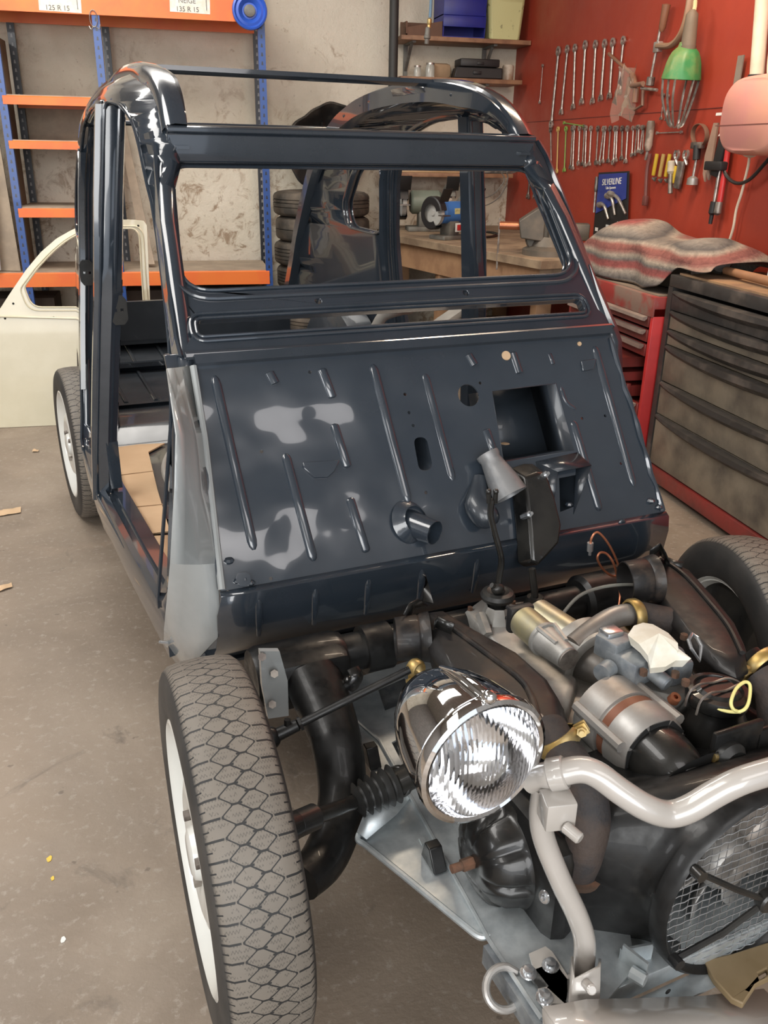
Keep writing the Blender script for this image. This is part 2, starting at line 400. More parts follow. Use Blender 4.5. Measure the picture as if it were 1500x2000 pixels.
def ROOFZ(y): return lerp(y, [a for a, b in RYZ], [b for a, b in RYZ])
ROOF = spline([(0, a, b) for a, b in RYZ], 4)
arch = [(0, 2.4+.37*math.cos(t), .31+.37*math.sin(t)) for t in [math.radians(30+(178-30)*k/16) for k in range(17)]]
OUT = ROOF+[(0, 3.02, .73), (0, 2.86, .60)]+arch+[(0, 2.0, .33), (0, .76, .33), (0, .60, .36), (0, .56, .47), (0, .60, .98), (0, .625, 1.02), (0, .735, 1.15)]
FD = rounded([(0, .66, .41), (0, .665, .95), (0, .78, 1.12), (0, .935, 1.303), (0, 1.06, 1.435), (0, 1.13, 1.48), (0, 1.24, 1.515), (0, 1.375, 1.526), (0, 1.395, 1.02), (0, 1.47, .41)], [.04, .1, .1, .1, .08, .06, .06, .02, .1, .03], 4)
RD = rounded([(0, 1.44, 1.528), (0, 1.60, 1.526), (0, 1.75, 1.506), (0, 1.87, 1.475), (0, 1.965, 1.42), (0, 2.02, 1.33), (0, 2.05, 1.15), (0, 2.06, .95), (0, 2.05, .74), (0, 2.00, .60), (0, 1.96, .41), (0, 1.54, .41), (0, 1.458, 1.02)], [.02, .08, .08, .08, .06, .06, .08, .08, .08, .08, .04, .03, .1], 4)
QW = rounded([(0, 2.075, 1.357), (0, 2.17, 1.42), (0, 2.325, 1.350), (0, 2.455, 1.208), (0, 2.43, 1.12), (0, 2.16, 1.112), (0, 2.09, 1.14)], [.03, .09, .09, .06, .05, .03, .03], 6)
def side(s):
    mb = MB(); L = [[V(p) for p in OUT], FD, RD, QW]
    tri = tessellate_polygon(L); flat = [p for l in L for p in l]
    mb.add(flat, [t for t in tri])
    bm = mb.bm
    for y in (.8, .9, 1.05, 1.15, 1.3, 1.4, 1.7, 1.9, 2.0, 2.2, 2.4, 2.6, 2.8, 3.0):
        bmesh.ops.bisect_plane(bm, geom=bm.verts[:]+bm.edges[:]+bm.faces[:], plane_co=(0, y, 0), plane_no=(0, 1, 0), dist=1e-5)
    for z in (.45, .5, .6, .84, .95, 1.05, 1.1, 1.19, 1.27, 1.34, 1.40, 1.43, 1.457, 1.48, 1.5, 1.52, 1.54, 1.56, 1.575, 1.59, 1.60):
        bmesh.ops.bisect_plane(bm, geom=bm.verts[:]+bm.edges[:]+bm.faces[:], plane_co=(0, 0, z), plane_no=(0, 0, 1), dist=1e-5)
    for v in bm.verts: v.co.x = s*wf(v.co.y, v.co.z)
    o = mb.build('body_side', NAVY2, car, ang=50)
    bm = bmesh.new(); bm.from_mesh(o.data)
    up = sum((f.normal.x*s)*f.calc_area() for f in bm.faces)
    if up < 0: bmesh.ops.reverse_faces(bm, faces=bm.faces)
    bm.to_mesh(o.data); bm.free()
    md = o.modifiers.new('solid', 'SOLIDIFY'); md.thickness = .035; md.offset = -1
    # rolled roof rail
    rows = []
    for p in [p_ for p_ in ROOF if p_.y > .962]:
        q = lerp(p.y, [.96, 1.25], [0, 1]); x = wf(p.y, p.z)+lerp(p.y, [.96, 1.25, 2.2, 2.7], [.008, .048, .048, .035])
        i = ROOF.index(p); a = ROOF[max(i-1, 0)]; b = ROOF[min(i+1, len(ROOF)-1)]; t = (b-a).normalized(); nn = V((0, -t.z, t.y))
        rows.append([V((s*(x+.004), p.y, p.z))-nn*.03, V((s*(x+.006), p.y, p.z))-nn*.008, V((s*(x-.004), p.y, p.z))+nn*.010, V((s*(x-.022), p.y, p.z))+nn*.016, V((s*(x-.048), p.y, p.z))+nn*.014,
                     V((s*(x-.050-.002*q), p.y, p.z))+nn*.006, V((s*(x-.050-.020*q), p.y, p.z))+nn*.005, V((s*(x-.050-.022*q), p.y, p.z))-nn*(.012+.038*q), V((s*(x-.050-.008*q), p.y, p.z))-nn*(.016+.04*q), V((s*(x-.035), p.y, p.z))-nn*(.02+.042*q)])
    MB().loft(rows).build('roof_rail', NAVY2, car, ang=50)
    # flanges round the openings
    fl = MB()
    for l, dx in ((FD, .0), (RD, .0), (QW, .0)):
        fl.tube([V((s*(wf(p.y, p.z)-.038), p.y, p.z)) for p in l], .006, 6, closed=True)
        fl.tube([V((s*(wf(p.y, p.z)+.001), p.y, p.z)) for p in l], .0045, 6, closed=True)
    fl.build('door_flange', NAVY2, car)
    # middle pillar box
    pl = MB()
    def yy(z): return lerp(z, [.38, 1.02, 1.52], [1.508, 1.43, 1.408])
    rows = []
    for z in (.38, .6, .8, 1.02, 1.15, 1.3, 1.42, 1.52):
        y = yy(z); x = wf(y, min(z, 1.5))+.0; k = 1 if z < 1.1 else .85
        rows.append([(s*(x+.012), y+.032, z), (s*(x+.012), y+.012, z), (s*(x-.002), y+.008, z), (s*(x-.002), y-.036*k, z), (s*(x-.030), y-.044*k, z), (s*(x-.058), y-.030, z), (s*(x-.066), y+.01, z), (s*(x-.05), y+.03, z)])
    pl.loft(rows, closed=True, cap=True).build('door_pillar', NAVY2, car, ang=30)
    # rear pillar box with hollow channel
    pl = MB()
    def y2(z): return lerp(z, [.62, .95, 1.13, 1.31, 1.40], [2.02, 2.06, 2.06, 2.03, 1.98])
    rows = []
    for z in (.62, .78, .95, 1.05, 1.13, 1.22, 1.31, 1.40):
        y = y2(z); x = wf(y, z)
        rows.append([(s*(x+.004), y+.03, z), (s*(x+.004), y-.025, z), (s*(x-.012), y-.027, z), (s*(x-.016), y+.004, z), (s*(x-.052), y+.012, z), (s*(x-.06), y+.03, z)])
    pl.loft(rows, closed=True, cap=True).build('rear_pillar', NAVY2, car, ang=30)
    # sill
    sl = MB()
    rows = []
    for y in (.56, .62, 1.0, 1.5, 1.95):
        x = lerp(y, [.56, 1.0, 1.5, 1.95], [.640, .664, .684, .676])-.008; rows.append([(s*(x+.012), y, .345), (s*(x+.012), y, .405), (s*(x+.002), y, .425), (s*(x-.014), y, .430), (s*(x-.018), y, .418), (s*(x-.034), y, .418), (s*(x-.038), y, .432), (s*(x-.075), y, .43), (s*(x-.078), y, .36)])
    sl.loft(rows, closed=True, cap=True).build('sill', NAVY2, car, ang=30)
for s in (-1, 1): side(s)
# striker plates on the pillars at the left
def oct_plate(px, py, y, wpx, hpx):
    c = C(px, py, y=y); k = (C(px+1, py, y=y)-C(px, py, y=y)).length; a, b = wpx*k/2, hpx*k/2*1.05
    L = [c+V((x, 0, z)) for x, z in [(-a, -b*.65), (-a*.55, -b), (a*.55, -b), (a, -b*.65), (a, b*.65), (a*.55, b), (-a*.55, b), (-a, b*.65)]]
    H = [[c+V((x0+sx, 0, sz)) for sx, sz in [(-a*.17, -b*.1), (a*.17, -b*.1), (a*.17, b*.1), (-a*.17, b*.1)]] for x0 in (-a*.38, a*.38)]
    mb = MB(); mb.sheet(L, H, (0, .004, 0)); return mb
oct_plate(232, 606, 1.395, 34, 56).build('hinge_plate', BLACKG, car)
oct_plate(170, 533, 2.02, 28, 48).build('hinge_plate', BLACKG, car)

WS0, WSN = V((0, .611, 1.004)), V((0, -.735, .678)).normalized()
BK0, BKN = V((0, .352, .598)), V((0, -.843, .538)).normalized()
def Wd(px, py, o=0): return CP(px, py, WS0, WSN)+WSN*o
def B(px, py, o=0): return CP(px, py, BK0, BKN)+BKN*o
def circ_on(f, px, py, r, n=20):
    c = f(px, py); a, e1, e2 = frame_from(WSN if f is Wd else BKN); return [c+(e1*math.cos(t)+e2*math.sin(t))*r for t in [2*PI*k/n for k in range(n)]]
# windscreen frame
wout = [Wd(*p) for p in [(315, 262), (680, 274), (1046, 278), (1062, 305), (1090, 375), (1130, 480), (1163, 570), (1194, 642), (360, 700), (350, 660), (336, 560), (325, 450), (313, 340)]]
wopen = rounded([Wd(331, 309), Wd(1043, 320), Wd(1126, 536), Wd(354, 571)], [.045, .05, .075, .075], 8)
slot = rounded([Wd(380, 623), Wd(1134, 582), Wd(1146, 611), Wd(386, 659)], .017, 6)
holes = [wopen, slot, circ_on(Wd, 622, 588, .0075), circ_on(Wd, 910, 572, .0075)]
for k in range(9):
    t = k/8; x, y = 1063+(1102-1063)*t+(4 if k % 2 else 0), 352+(470-352)*t
    holes.append([Wd(x, y), Wd(x+7, y), Wd(x+10, y+9), Wd(x+3, y+9)])
wfm = MB(); wfm.sheet(wout, holes, -WSN*.022)
wfm.build('windscreen_frame', NAVY2, car, bev=.0015)
def ctr(l): 
    c = V((0, 0, 0))
    for p in l: c += p
    return c/len(l)
def grow(l, d):
    out = []; m = len(l); n = WSN
    for i in range(m):
        t = (l[(i+1) % m]-l[i-1]).normalized(); o = t.cross(n); c = ctr(l)
        if o.dot(l[i]-c) < 0: o = -o
        out.append(l[i]+o*d)
    return out
lip = MB()
lip.tube([p+WSN*.002 for p in wopen], .0045, 8, closed=True)
lip.tube([p+WSN*.001 for p in grow(wopen, .021)], .006, 8, closed=True, flat=(1, 1))
lip.tube([p-WSN*.018 for p in grow(wopen, -.006)], .004, 8, closed=True)
lip.tube([p+WSN*.001 for p in slot], .004, 8, closed=True)
lip.tube([p+WSN*.001 for p in grow(slot, .011)], .0045, 8, closed=True)
lip.build('rolled_edge', NAVY2, car)
# side returns of the frame that meet the pillars
for s, pxs in ((-1, [(315, 262), (313, 340), (325, 450), (336, 560), (350, 660), (360, 700)]), (1, [(1046, 278), (1062, 305), (1090, 375), (1130, 480), (1163, 570), (1194, 642)])):
    rows = []
    for q in pxs:
        a = Wd(*q); x = wf(a.y, a.z); rows.append([a+V((0, 0, 0)), a+V((s*.006, .0, .0))+WSN*.008, V((s*max(abs(a.x)+.012, x-.012), a.y+.004, a.z))+WSN*.010, V((s*(x+.004), a.y+.02, a.z)), V((s*(x+.004), a.y+.055, a.z)), V((s*(x-.02), a.y+.075, a.z)), a+V((0, .05, -.02))])
    MB().loft(rows).build('windscreen_pillar', NAVY2, car, ang=60)
# header above the windscreen and the roof cross bars
a, b = C(330, 252, y=.962), C(1046, 270, y=.962)
hd = MB()
z0 = Wd(680, 274).z
hd.loft([[(x, y, z) for y, z in [(.962, 1.388), (.957, 1.42), (.957, 1.446), (.949, 1.450), (.949, 1.460), (.965, 1.466), (1.0, 1.464), (1.0, 1.452), (.99, 1.448), (.99, 1.40), (.975, 1.384)]] for x in (-.487, -.3, 0, .3, .487)], closed=True, cap=True)
hd.build('roof_header', NAVY2, car, bev=.002)
for s in (-1, 1): MB().box((s*.455, .952, 1.418), (.03, .012, .007)).build('header_clip', NAVY2, car)
MB().loft([[(x, y, z) for y, z in [(1.455, 1.612), (1.457, 1.624), (1.49, 1.626), (1.492, 1.612), (1.478, 1.603), (1.47, 1.603)]] for x in (-.43, 0, .43)], closed=True, cap=True).build('roof_bow', NAVY2, car)
MB().cyl((-.47, 2.43, 1.50), (.47, 2.43, 1.50), .009).build('roof_bow', NAVY2, car)
# scuttle hem
hem = MB()
hem.tube([Wd(362, 698, .004), Wd(780, 672, .004), Wd(1192, 640, .004)], .009, 8)
hem.obox(B(380, 716, 0), B(1190, 655, 0)-B(380, 716, 0), BKN*.018, V((0, .25, .39)).normalized()*.02)
hem.build('scuttle_hem', NAVY2, car)
# bulkhead
bout = [B(378, 710), B(1192, 652), B(1300, 1001), B(432, 1158)]
def rect_on(px, w, h): return [B(px[0]-w, px[1]-h), B(px[0]+w, px[1]-h), B(px[0]+w, px[1]+h), B(px[0]-w, px[1]+h)]
pocket = [B(961, 764), B(1086, 749), B(1122, 880), B(984, 903)]
vent = [B(1092, 934), B(1132, 926), B(1120, 990), B(1094, 1000)]
oval = rounded([B(807, 855), B(833, 853), B(846, 916), B(819, 921)], .017, 6)
bh = [circ_on(B, 915, 772, .027, 28), oval, pocket, vent]
for p in [(605, 727), (791, 770), (799, 806), (807, 831), (832, 962), (938, 748), (1137, 817), (1182, 812), (1213, 905), (529, 1130), (511, 882)]: bh.append(circ_on(B, *p, .004, 8))
bb = MB(); bb.sheet(bout, bh, -BKN*.004); bb.build('bulkhead', NAVY, car)
rb = MB()
def rib(p, q, w=.0105, h=.62, curve=None):
    rb = MB()
    P = [B(*p), B(*q)] if curve is None else [B(*p), B(*curve), B(*q)]
    pts = spline(P, 8) if curve else [P[0].lerp(P[1], t) for t in (0, .02, .05, .5, .95, .98, 1)]
    m = len(pts); R = [w*(.35 if i in (0, m-1) else .8 if i in (1, m-2) else 1) for i in range(m)]
    rb.tube(pts, R, 12, flat=(1, h), up=BKN); rb.build('pressed_rib', NAVY, car)
for p, q in [((419, 734), (496, 1074)), ((526, 727), (538, 750)), ((628, 720), (650, 778)), ((728, 712), (798, 982)), ((557, 886), (613, 1096)), ((652, 828), (679, 914)), ((683, 972), (716, 1079)),
             ((914, 692), (927, 714)), ((1001, 688), (1015, 730)), ((949, 838), (966, 888)), ((1119, 822), (1171, 998)), ((1161, 676), (1238, 950))]: rib(p, q)
rib((830, 730), (885, 938), .0095, .35); rib((1096, 756), (1125, 800), .005, .5, (1106, 785)); rib((1073, 690), (1080, 712), .006, .5)
for L in ([(590, 904), (663, 900), (652, 922), (640, 933), (612, 934), (592, 916)],):
    MB().sheet([B(*p) for p in L], (), BKN*.005).build('pressed_recess', NAVY, car, bev=.002)
MB().sheet([B(*p) for p in [(1133, 706), (1163, 702), (1158, 722), (1136, 726)]], (), BKN*.006).build('pressed_recess', NAVY, car, bev=.002)
vd = MB(); vd.loft([[p, p+V((0, .12, 0))] for p in vent+vent[:1]]); vd.add([p+V((0, .12, 0)) for p in vent], [(0, 1, 2, 3)]); vd.build('vent_blocking_box', NAVYIN, car)  # closed box added behind the vent to keep the opening dark
ovd = MB(); ovd.loft([[p+V((0, .002, 0)), p+V((0, .10, .0))] for p in oval+oval[:1]]); ovd.add([p+V((0, .10, 0)) for p in oval], [tuple(range(len(oval)))]); ovd.build('column_duct', NAVYIN, car)
random.seed(3)
wb = MB(); wb.tube([B(381, 720, .002)]+[B(380+50*k/8+random.uniform(-1, 1), 720+430*k/8, random.uniform(.0, .004)) for k in range(1, 9)], .006, 6)
wb.build('seam_sealer', NAVY, car); wb = MB(); wb.tube([B(1190+104*k/14+random.uniform(-2, 2), 660+338*k/14, random.uniform(0, .004)) for k in range(15)], [.007 if k % 3 else .004 for k in range(15)], 6); wb.build('seam_sealer', NAVY, car); wb = MB()
for p in [(455, 1115)][:0]+[(462, 1135), (478, 1130), (490, 1138), (447, 1095), (1286, 990), (1270, 978), (1060, 985), (1052, 1000), (1110, 985)]: wb.sphere(B(*p, .001), random.uniform(.006, .012), (1, 1, .6), 8)
pl = [B(474+16*math.cos(t)+random.uniform(-2, 2), 1132+14*math.sin(t), .004) for t in [2*PI*k/9 for k in range(9)]]
wb.sheet(pl, (), BKN*.004)
wb.build('seam_sealer', NAVY, car)
# pocket
pk = MB(); dd = V((0, .11, -.035)); Lp = pocket
pk.loft([[p for p in Lp], [p+dd for p in Lp]], closed=True); pk.add([p+dd for p in Lp], [(0, 1, 2, 3)])
pk.build('heater_pocket', NAVYIN, car, solid=.002)
MB().lathe(B(1005, 865, -.03)+V((0, .015, 0)), (0, 0, 1), [(0, 0), (.002, .011), (.003, 0)], 14).build('grommet', CARD, car)
MB().lathe(B(988, 695, .001), BKN, [(0, .012), (.003, .011), (.003, 0)], 16).build('grommet', CARD, car)
MB().lathe(B(1131, 672, .001), BKN, [(0, .006), (.003, .005), (.003, 0)], 12).build('grommet', CARD, car)
# scoop
A1, A2 = B(1046, 902), B(1127, 884); O1, O2 = B(1046, 902)+V((.03, -.05, -.012)), B(1127, 884)+V((.012, -.045, -.02))
sc = MB(); sc.add([A1, A2, O2, O1], [(0, 1, 2, 3)]); sc.add([A1, O1, B(1078, 1012)], [(0, 1, 2)]); sc.add([A2, O2, B(1120, 1005)], [(0, 1, 2)])
sc.build('air_scoop', NAVYIN, car, solid=.002)
# stub pipe
pb, pt = B(806, 1022, -.01), B(806, 1022, -.01)+V((.028, -.062, .0))
sp = MB(); ax = (pt-pb).normalized(); L = (pt-pb).length
sp.lathe(pb, ax, [(-.02, .034), (L*.3, .030), (L*.7, .0275), (L-.001, .027), (L, .0255), (L-.004, .024), (-.02, .024)], 28); sp.build('stub_pipe', NAVY2, car)
pc = MB(); pc.lathe(B(803, 1018, -.004), (BKN+V((.3, 0, 0))).normalized(), [(0, .052), (.007, .045), (.014, .036), (.02, .031)], 20)
pc.build('seam_sealer', NAVY, car)
# grey steering gaiter and black pedal bracket
g0, g1 = B(944, 900, .03), B(984, 985, .045)
gg = MB(); ax = (g1-g0); gg.lathe(g0, ax, [(-.010, .022), (-.010, .027), (-.002, .027), (.006, .024), (.03, .029), (.06, .036), (.095, .040), (.10, .041), (.10, .037), (.06, .031), (0, .022)], 26)
gg.build('steering_gaiter', mat('dusty_grey_gaiter', (.13, .135, .14), .4, metal=.3, col2=(.20, .20, .20), nscale=14), car)
g2 = MB(); g2.tube(spline([B(938, 935, .0), B(925, 985, .02), B(938, 1015, .03), B(945, 1025, .02)], 4), [.02, .02, .022, .025, .03, .032, .032, .032, .031, .03, .028, .024, .02], 14, flat=(1, .8)); g2.build('column_boot', NAVYIN, car)
pbk = MB()
prof = [(992, 915), (1020, 905), (1040, 905), (1060, 960), (1074, 1020), (1068, 1060), (1046, 1085), (1022, 1110), (1008, 1100), (1004, 1030)]
base = [B(*q, .003) for q in prof]; top = [B(q[0], q[1], .003)+V((.004, -.05, .01)) for q in prof]
c0 = ctr(top); top = [c0+(p-c0)*.86 for p in top]
pbk.loft([base, top], closed=True, cap=True); pbk.build('pedal_bracket', BLACKG, car, bev=.006)
bs = MB()
for p in [(1040, 938), (1008, 1014)]: bs.cyl(B(*p, .03), B(*p, .062), .0075, n=6).cyl(B(*p, .06), B(*p, .072), .004, n=10)
bs.build('fixing_bolt', ZINC, car)
# lower bulkhead that turns under the floor
rows = []
for x0, x1, k in [(-.565, -.575, 0)]+[(-.565+1.128*k/12, -.575+1.148*k/12, k) for k in range(1, 13)]:
    rows.append([(x0, .352, .600), (x0, .340, .592), (x1, .345, .55), (x1, .352, .50), (x1, .375, .455), (x1, .43, .40), (x1, .55, .36), (x1, .9, .34)])
MB().loft(rows).build('toe_board', NAVY2, car, solid=.003, ang=60)
tr = MB()
for px in (505, 615, 718, 822, 930):
    tr = MB(); p = C(px, 1120+(1158-1000)*(432-px)/868+75, y=.347); tr.tube([(p.x, .343, .572), (p.x, .343, .56), (p.x, .346, .52), (p.x, .356, .48)], [.004, .008, .008, .005], 10, flat=(1, .6), up=(0, -1, 0)); tr.build('pressed_rib', NAVY2, car)
for px, py, r in ((1182, 1030, .005), (1215, 1022, .012), (1247, 1040, .005)): MB().sphere(C(px, py, y=.345), r, (1, .35, 1), 12).build('dimple', NAVY2, car)
# grey side panel at the left door post
g = [(-.585, .600, 1.002), (-.533, .605, 1.006), B(400, 860), B(416, 1000), B(432, 1155), C(425, 1246, y=.35), C(357, 1314, x=-.60), C(320, 1257, x=-.64), C(332, 1100, x=-.648), C(341, 900, x=-.632)]
gp = MB()
LT = [V((-.592, .594, 1.0)), C(344, 850, x=-.622), C(341, 960, x=-.64), C(332, 1100, x=-.650), C(321, 1230, x=-.655), C(321, 1257, x=-.65), C(340, 1288, x=-.625), C(354, 1311, x=-.603)]
RTt = [V((-.540, .606, 1.0)), B(396, 850), B(408, 960), B(424, 1100), C(430, 1200, y=.35), C(425, 1246, y=.35), C(392, 1281, y=.40), C(359, 1313, x=-.598)]
gp.loft([[a, a.lerp(b, .33)+V((-.003, -.003, 0)), a.lerp(b, .66)+V((-.004, -.004, 0)), b] for a, b in zip(LT, RTt)])
gp.build('wing_support_panel', GREYP, car, solid=.003, ang=60)['label'] = 'light grey glossy panel'
gb = MB(); gb.tube([V((-.536, .600, 1.0)), B(400, 860, .002), B(417, 1010, .002), B(433, 1152, .003)], .0075, 8); gb.build('panel_bead', GREYP, car)
MB().obox(V((-.588, .596, .975)), (.052, .006, 0), (0, .02, 0), (0, .03, .045), .004).build('pillar_joint', NAVY2, car)
MB().cyl(C(312, 1254, x=-.662), C(330, 1256, x=-.645), .004, n=8).build('bolt', ZINC, car)
# floor, rear footwell, seat box and rear panel
fl = MB(); fl.box((0, 1.2, .372), (1.2, 1.5, .006)); 
fl.build('floor_pan', NAVYIN, car)
prof = [(874, .377), (832, .43), (826, .435), (792, .44), (788, .455), (722, .475), (714, .50), (640, .56), (632, .565)]
PY = [(C(280, r_, z=z).y, z) for r_, z in prof]
PY.append((3.05, .57))
st = MB(); st.loft([[(x*lerp(y, [1.8, 3.05], [.58, .46]), y, z) for y, z in PY] for x in (-1, -.5, 0, .5, 1)]); st.build('seat_box', NAVYIN, car, ang=25)
r2 = MB()
for x in (-.46, -.34, -.2, -.05, .1, .25): 
    (a1, z1), (a2, z2) = PY[4], PY[5]; r2.tube([(x, a1+.03, z1+.002), (x, a2-.02, z2+.002)], .009, 8, flat=(1, .6))
    (a1, z1), (a2, z2) = PY[6], PY[7]; r2.tube([(x, a1+.02, z1+.003), (x, a2-.03, z2+.003)], .009, 8, flat=(1, .6))
r2.build('pressed_rib', NAVYIN, car)
MB().box((0, 3.07, .65), (.94, .03, .20)).build('rear_panel', NAVYIN, car)
MB().box((0, PY[6][0]+.0, .508), (1.02, .03, .02)).build('cross_member', NAVY2, car)
for s in (-1, 1):
    wh = MB(); c = V((s*.56, 2.43, .36)); r_ = .44 if s > 0 else .34; kk = 1 if s > 0 else .35
    wh.lathe(c, (-s, 0, 0), [(0, r_), (.06*kk, r_), (.105*kk, r_-.015), (.125*kk, r_-.05), (.13*kk, 0)], 40, hint=(0, 0, 1), a0=-PI/2-.2, a1=PI/2+.2)
    wh.build('wheel_arch', NAVYIN, car)
tn = MB(); tn.tube(spline([C(350, 985, z=.40), C(322, 920, z=.44), C(335, 880, z=.45), C(352, 872, z=.45)], 5), .012, 8); tn.build('floor_beading', TUBEG, car)
MB().sheet([C(278, 880, z=.388), C(345, 862, z=.388), C(352, 1030, z=.388), C(318, 1010, z=.388)], (), (0, 0, .003)).build('floor_plate', NAVY2, car)
MB().obox(C(217, 955, y=1.44), (.035, 0, 0), (0, .012, 0), (0, 0, .15)).build('sill_bracket', NAVY2, car)
# ---------------------------------------------------------------- wheels
TP = [(-.050, .205), (-.060, .212), (-.0635, .226), (-.0665, .245), (-.0665, .266), (-.0635, .283), (-.0585, .293), (-.050, .3005), (-.03, .3045), (0, .306)]
TP = TP+[(-a, b) for a, b in TP[::-1][1:]]
RP = [(.050, .200), (.056, .216), (.061, .2165), (.063, .211), (.059, .205), (.050, .199), (.030, .190), (.018, .178), (.012, .165), (.020, .148), (.040, .132), (.052, .115), (.056, .095), (.050, .070), (.046, .055), (.046, .045), (.060, .040), (.064, .03), (.064, 0)]
RB = [(-.050, .200), (-.053, .213), (-.056, .2135), (-.057, .209), (-.045, .198), (-.02, .190), (.01, .165)]
def wheel(c, st, ca, first=[], dark=False):
    a = V((-math.cos(st)*math.cos(ca), -math.sin(st)*math.cos(ca), -math.sin(ca))) if c[0] < 0 else V((math.cos(st), math.sin(st), 0))
    e1 = V((0, 0, 1)); e2 = e1.cross(a).normalized(); e1 = a.cross(e2)
    M = Matrix(((a.x, e2.x, e1.x, c[0]), (a.y, e2.y, e1.y, c[1]), (a.z, e2.z, e1.z, c[2]), (0, 0, 0, 1)))
    if not first:
        mb = MB(); mb.lathe((0, 0, 0), (1, 0, 0), RP, 64); mb.lathe((0, 0, 0), (1, 0, 0), RB, 64)
        w_ = mb.build('wheel', WHITEP, car)
        mb = MB(); mb.lathe((0, 0, 0), (1, 0, 0), TP, 160); t_ = mb.build('tyre', TYRE, car, ang=60); t_.parent = w_
        for k in range(3):
            mb = MB(); t = 2*PI*k/3+.5; mb.cyl((.044, .062*math.cos(t), .062*math.sin(t)), (.060, .062*math.cos(t), .062*math.sin(t)), .009, n=6); mb.build('wheel_nut', STEELD, car).parent = w_
        first.append(w_)
    else:
        s = first[0]; w_ = s.copy(); COL.objects.link(w_)
        for ch in list(s.children): d = ch.copy(); COL.objects.link(d); d.parent = w_
        w_.parent = car
    w_.matrix_local = M
    return w_
wheel((-.672, -.080, .371), -.045, .015)['label'] = 'front wheel nearest the camera'
wheel((-.646, 2.375, .306), .05, 0)['label'] = 'rear wheel beside the door pillar'
wr_ = wheel((.600, .085, .306), -.30, 0); wr_['label'] = 'front wheel behind the engine'
wheel((.650, 2.375, .306), 0, 0)['label'] = 'rear wheel on the far side'
for x in (.30,):
    MB().lathe((.60, .085, .306), V((-.955, .2955, 0)), [(-.01, .20), (.03, .197), (.045, .12), (.06, .10), (.07, 0)], 40).build('brake_drum', BLACKG, car)
# ---------------------------------------------------------------- the car: platform, suspension, engine
def D(px, py, d): return CAMP+_ray(px, py)*d
def slab(name, px, z, depth, m, inset=.012, bev=.006, dz=None, shrink=.9):
    """rounded block whose top outline lies in the plane z"""
    top = [C(a, b, z=z) for a, b in px] if dz is None else [CP(a, b, dz[0], V(dz[1])) for a, b in px]
    c = ctr(top); up = V((0, 0, 1))
    rows = [[c+(p-c)*.86+up*.002 for p in top], [c+(p-c)*.95 for p in top], [p-up*inset for p in top], [p-up*(depth*.6) for p in top], [c+(p-c)*shrink-up*depth for p in top]]
    mb = MB(); mb.loft(rows, closed=True, cap=True); return mb.build(name, m, car, ang=55)
# platform chassis
ZC = .33
P = [C(a, b, z=ZC) for a, b in [(652, 1338), (800, 1290), (1010, 1300), (1200, 1600), (1240, 1890), (1120, 2030), (1060, 1992), (955, 1838), (740, 1445), (690, 1400)]]
H = [[C(a, b, z=ZC) for a, b in q] for q in ([(738, 1345), (790, 1322), (820, 1360), (752, 1388)], [(818, 1637), (829, 1633), (834, 1646), (824, 1650)], [(765, 1450), (800, 1430), (830, 1500), (790, 1500)])]
mb = MB(); mb.sheet(P, H, (0, 0, -.004)); mb.build('platform_chassis', GALV, car)
MB().sheet([C(a, b, z=.30) for a, b in [(700, 1340), (830, 1290), (870, 1520), (780, 1530)]], (), (0, 0, -.003)).build('platform_floor', GALVD, car)
P2 = [C(a, b, z=ZC-.001) for a, b in [(692, 1400), (742, 1446), (955, 1838), (948, 1826), (930, 1822), (890, 1795), (715, 1652), (703, 1640), (770, 1560)]]
wgl = [C(690, 1402, z=ZC-.002), C(712, 1480, z=ZC-.002), C(745, 1548, z=ZC-.002), C(735, 1590, z=ZC-.002), C(700, 1628, z=ZC-.002), C(716, 1651, z=ZC-.002), C(800, 1718, z=ZC-.002), C(900, 1800, z=ZC-.002), C(935, 1826, z=ZC-.002), C(955, 1824, z=ZC-.002), C(850, 1640, z=ZC-.002), C(742, 1446, z=ZC-.002)]
mb = MB(); mb.sheet(wgl, (), (0, 0, -.004)); mb.build('chassis_wing_plate', GALV, car)
ed = spline([C(745, 1560, z=ZC+.02), C(722, 1600, z=ZC+.012), C(699, 1636, z=ZC), C(720, 1655, z=ZC-.004), C(800, 1720, z=ZC-.004), C(900, 1802, z=ZC-.004), C(936, 1829, z=ZC-.004), C(956, 1827, z=ZC-.004)], 6)
mb = MB(); mb.tube(ed, .0055, 8); mb.tube([C(690, 1400, z=ZC+.002), C(742, 1446, z=ZC+.002), C(955, 1836, z=ZC+.002), C(1058, 1990, z=ZC+.002)], .0035, 6); mb.build('folded_edge', GALV, car)
mb = MB(); mb.loft([[C(760, 1500, z=ZC), C(722, 1560, z=ZC+.03), C(697, 1625, z=ZC+.012)], [C(800, 1560, z=ZC), C(775, 1590, z=ZC+.02), C(716, 1640, z=ZC+.002)]]); mb.build('pressed_gusset', GALV, car, solid=.003)
for q in [(724, 1468), (846, 1665)]:
    c = C(q[0], q[1]+18, z=ZC); 
    MB().loft([[c+V((x, y, z)) for y, z in [(-.028, 0), (.022, 0), (.012, .036), (-.006, .036)]] for x in (-.012, .012)], closed=True, cap=True).build('rubber_stop', BLACKD, car, bev=.002)
mb = MB()
for q in [(773, 1420), (778, 1437), (765, 1512), (993, 1590)]: mb.lathe(C(*q, z=ZC+.0005), (0, 0, 1), [(0, .0035), (.0006, 0)], 10)
mb.build('hole', DARK, car)
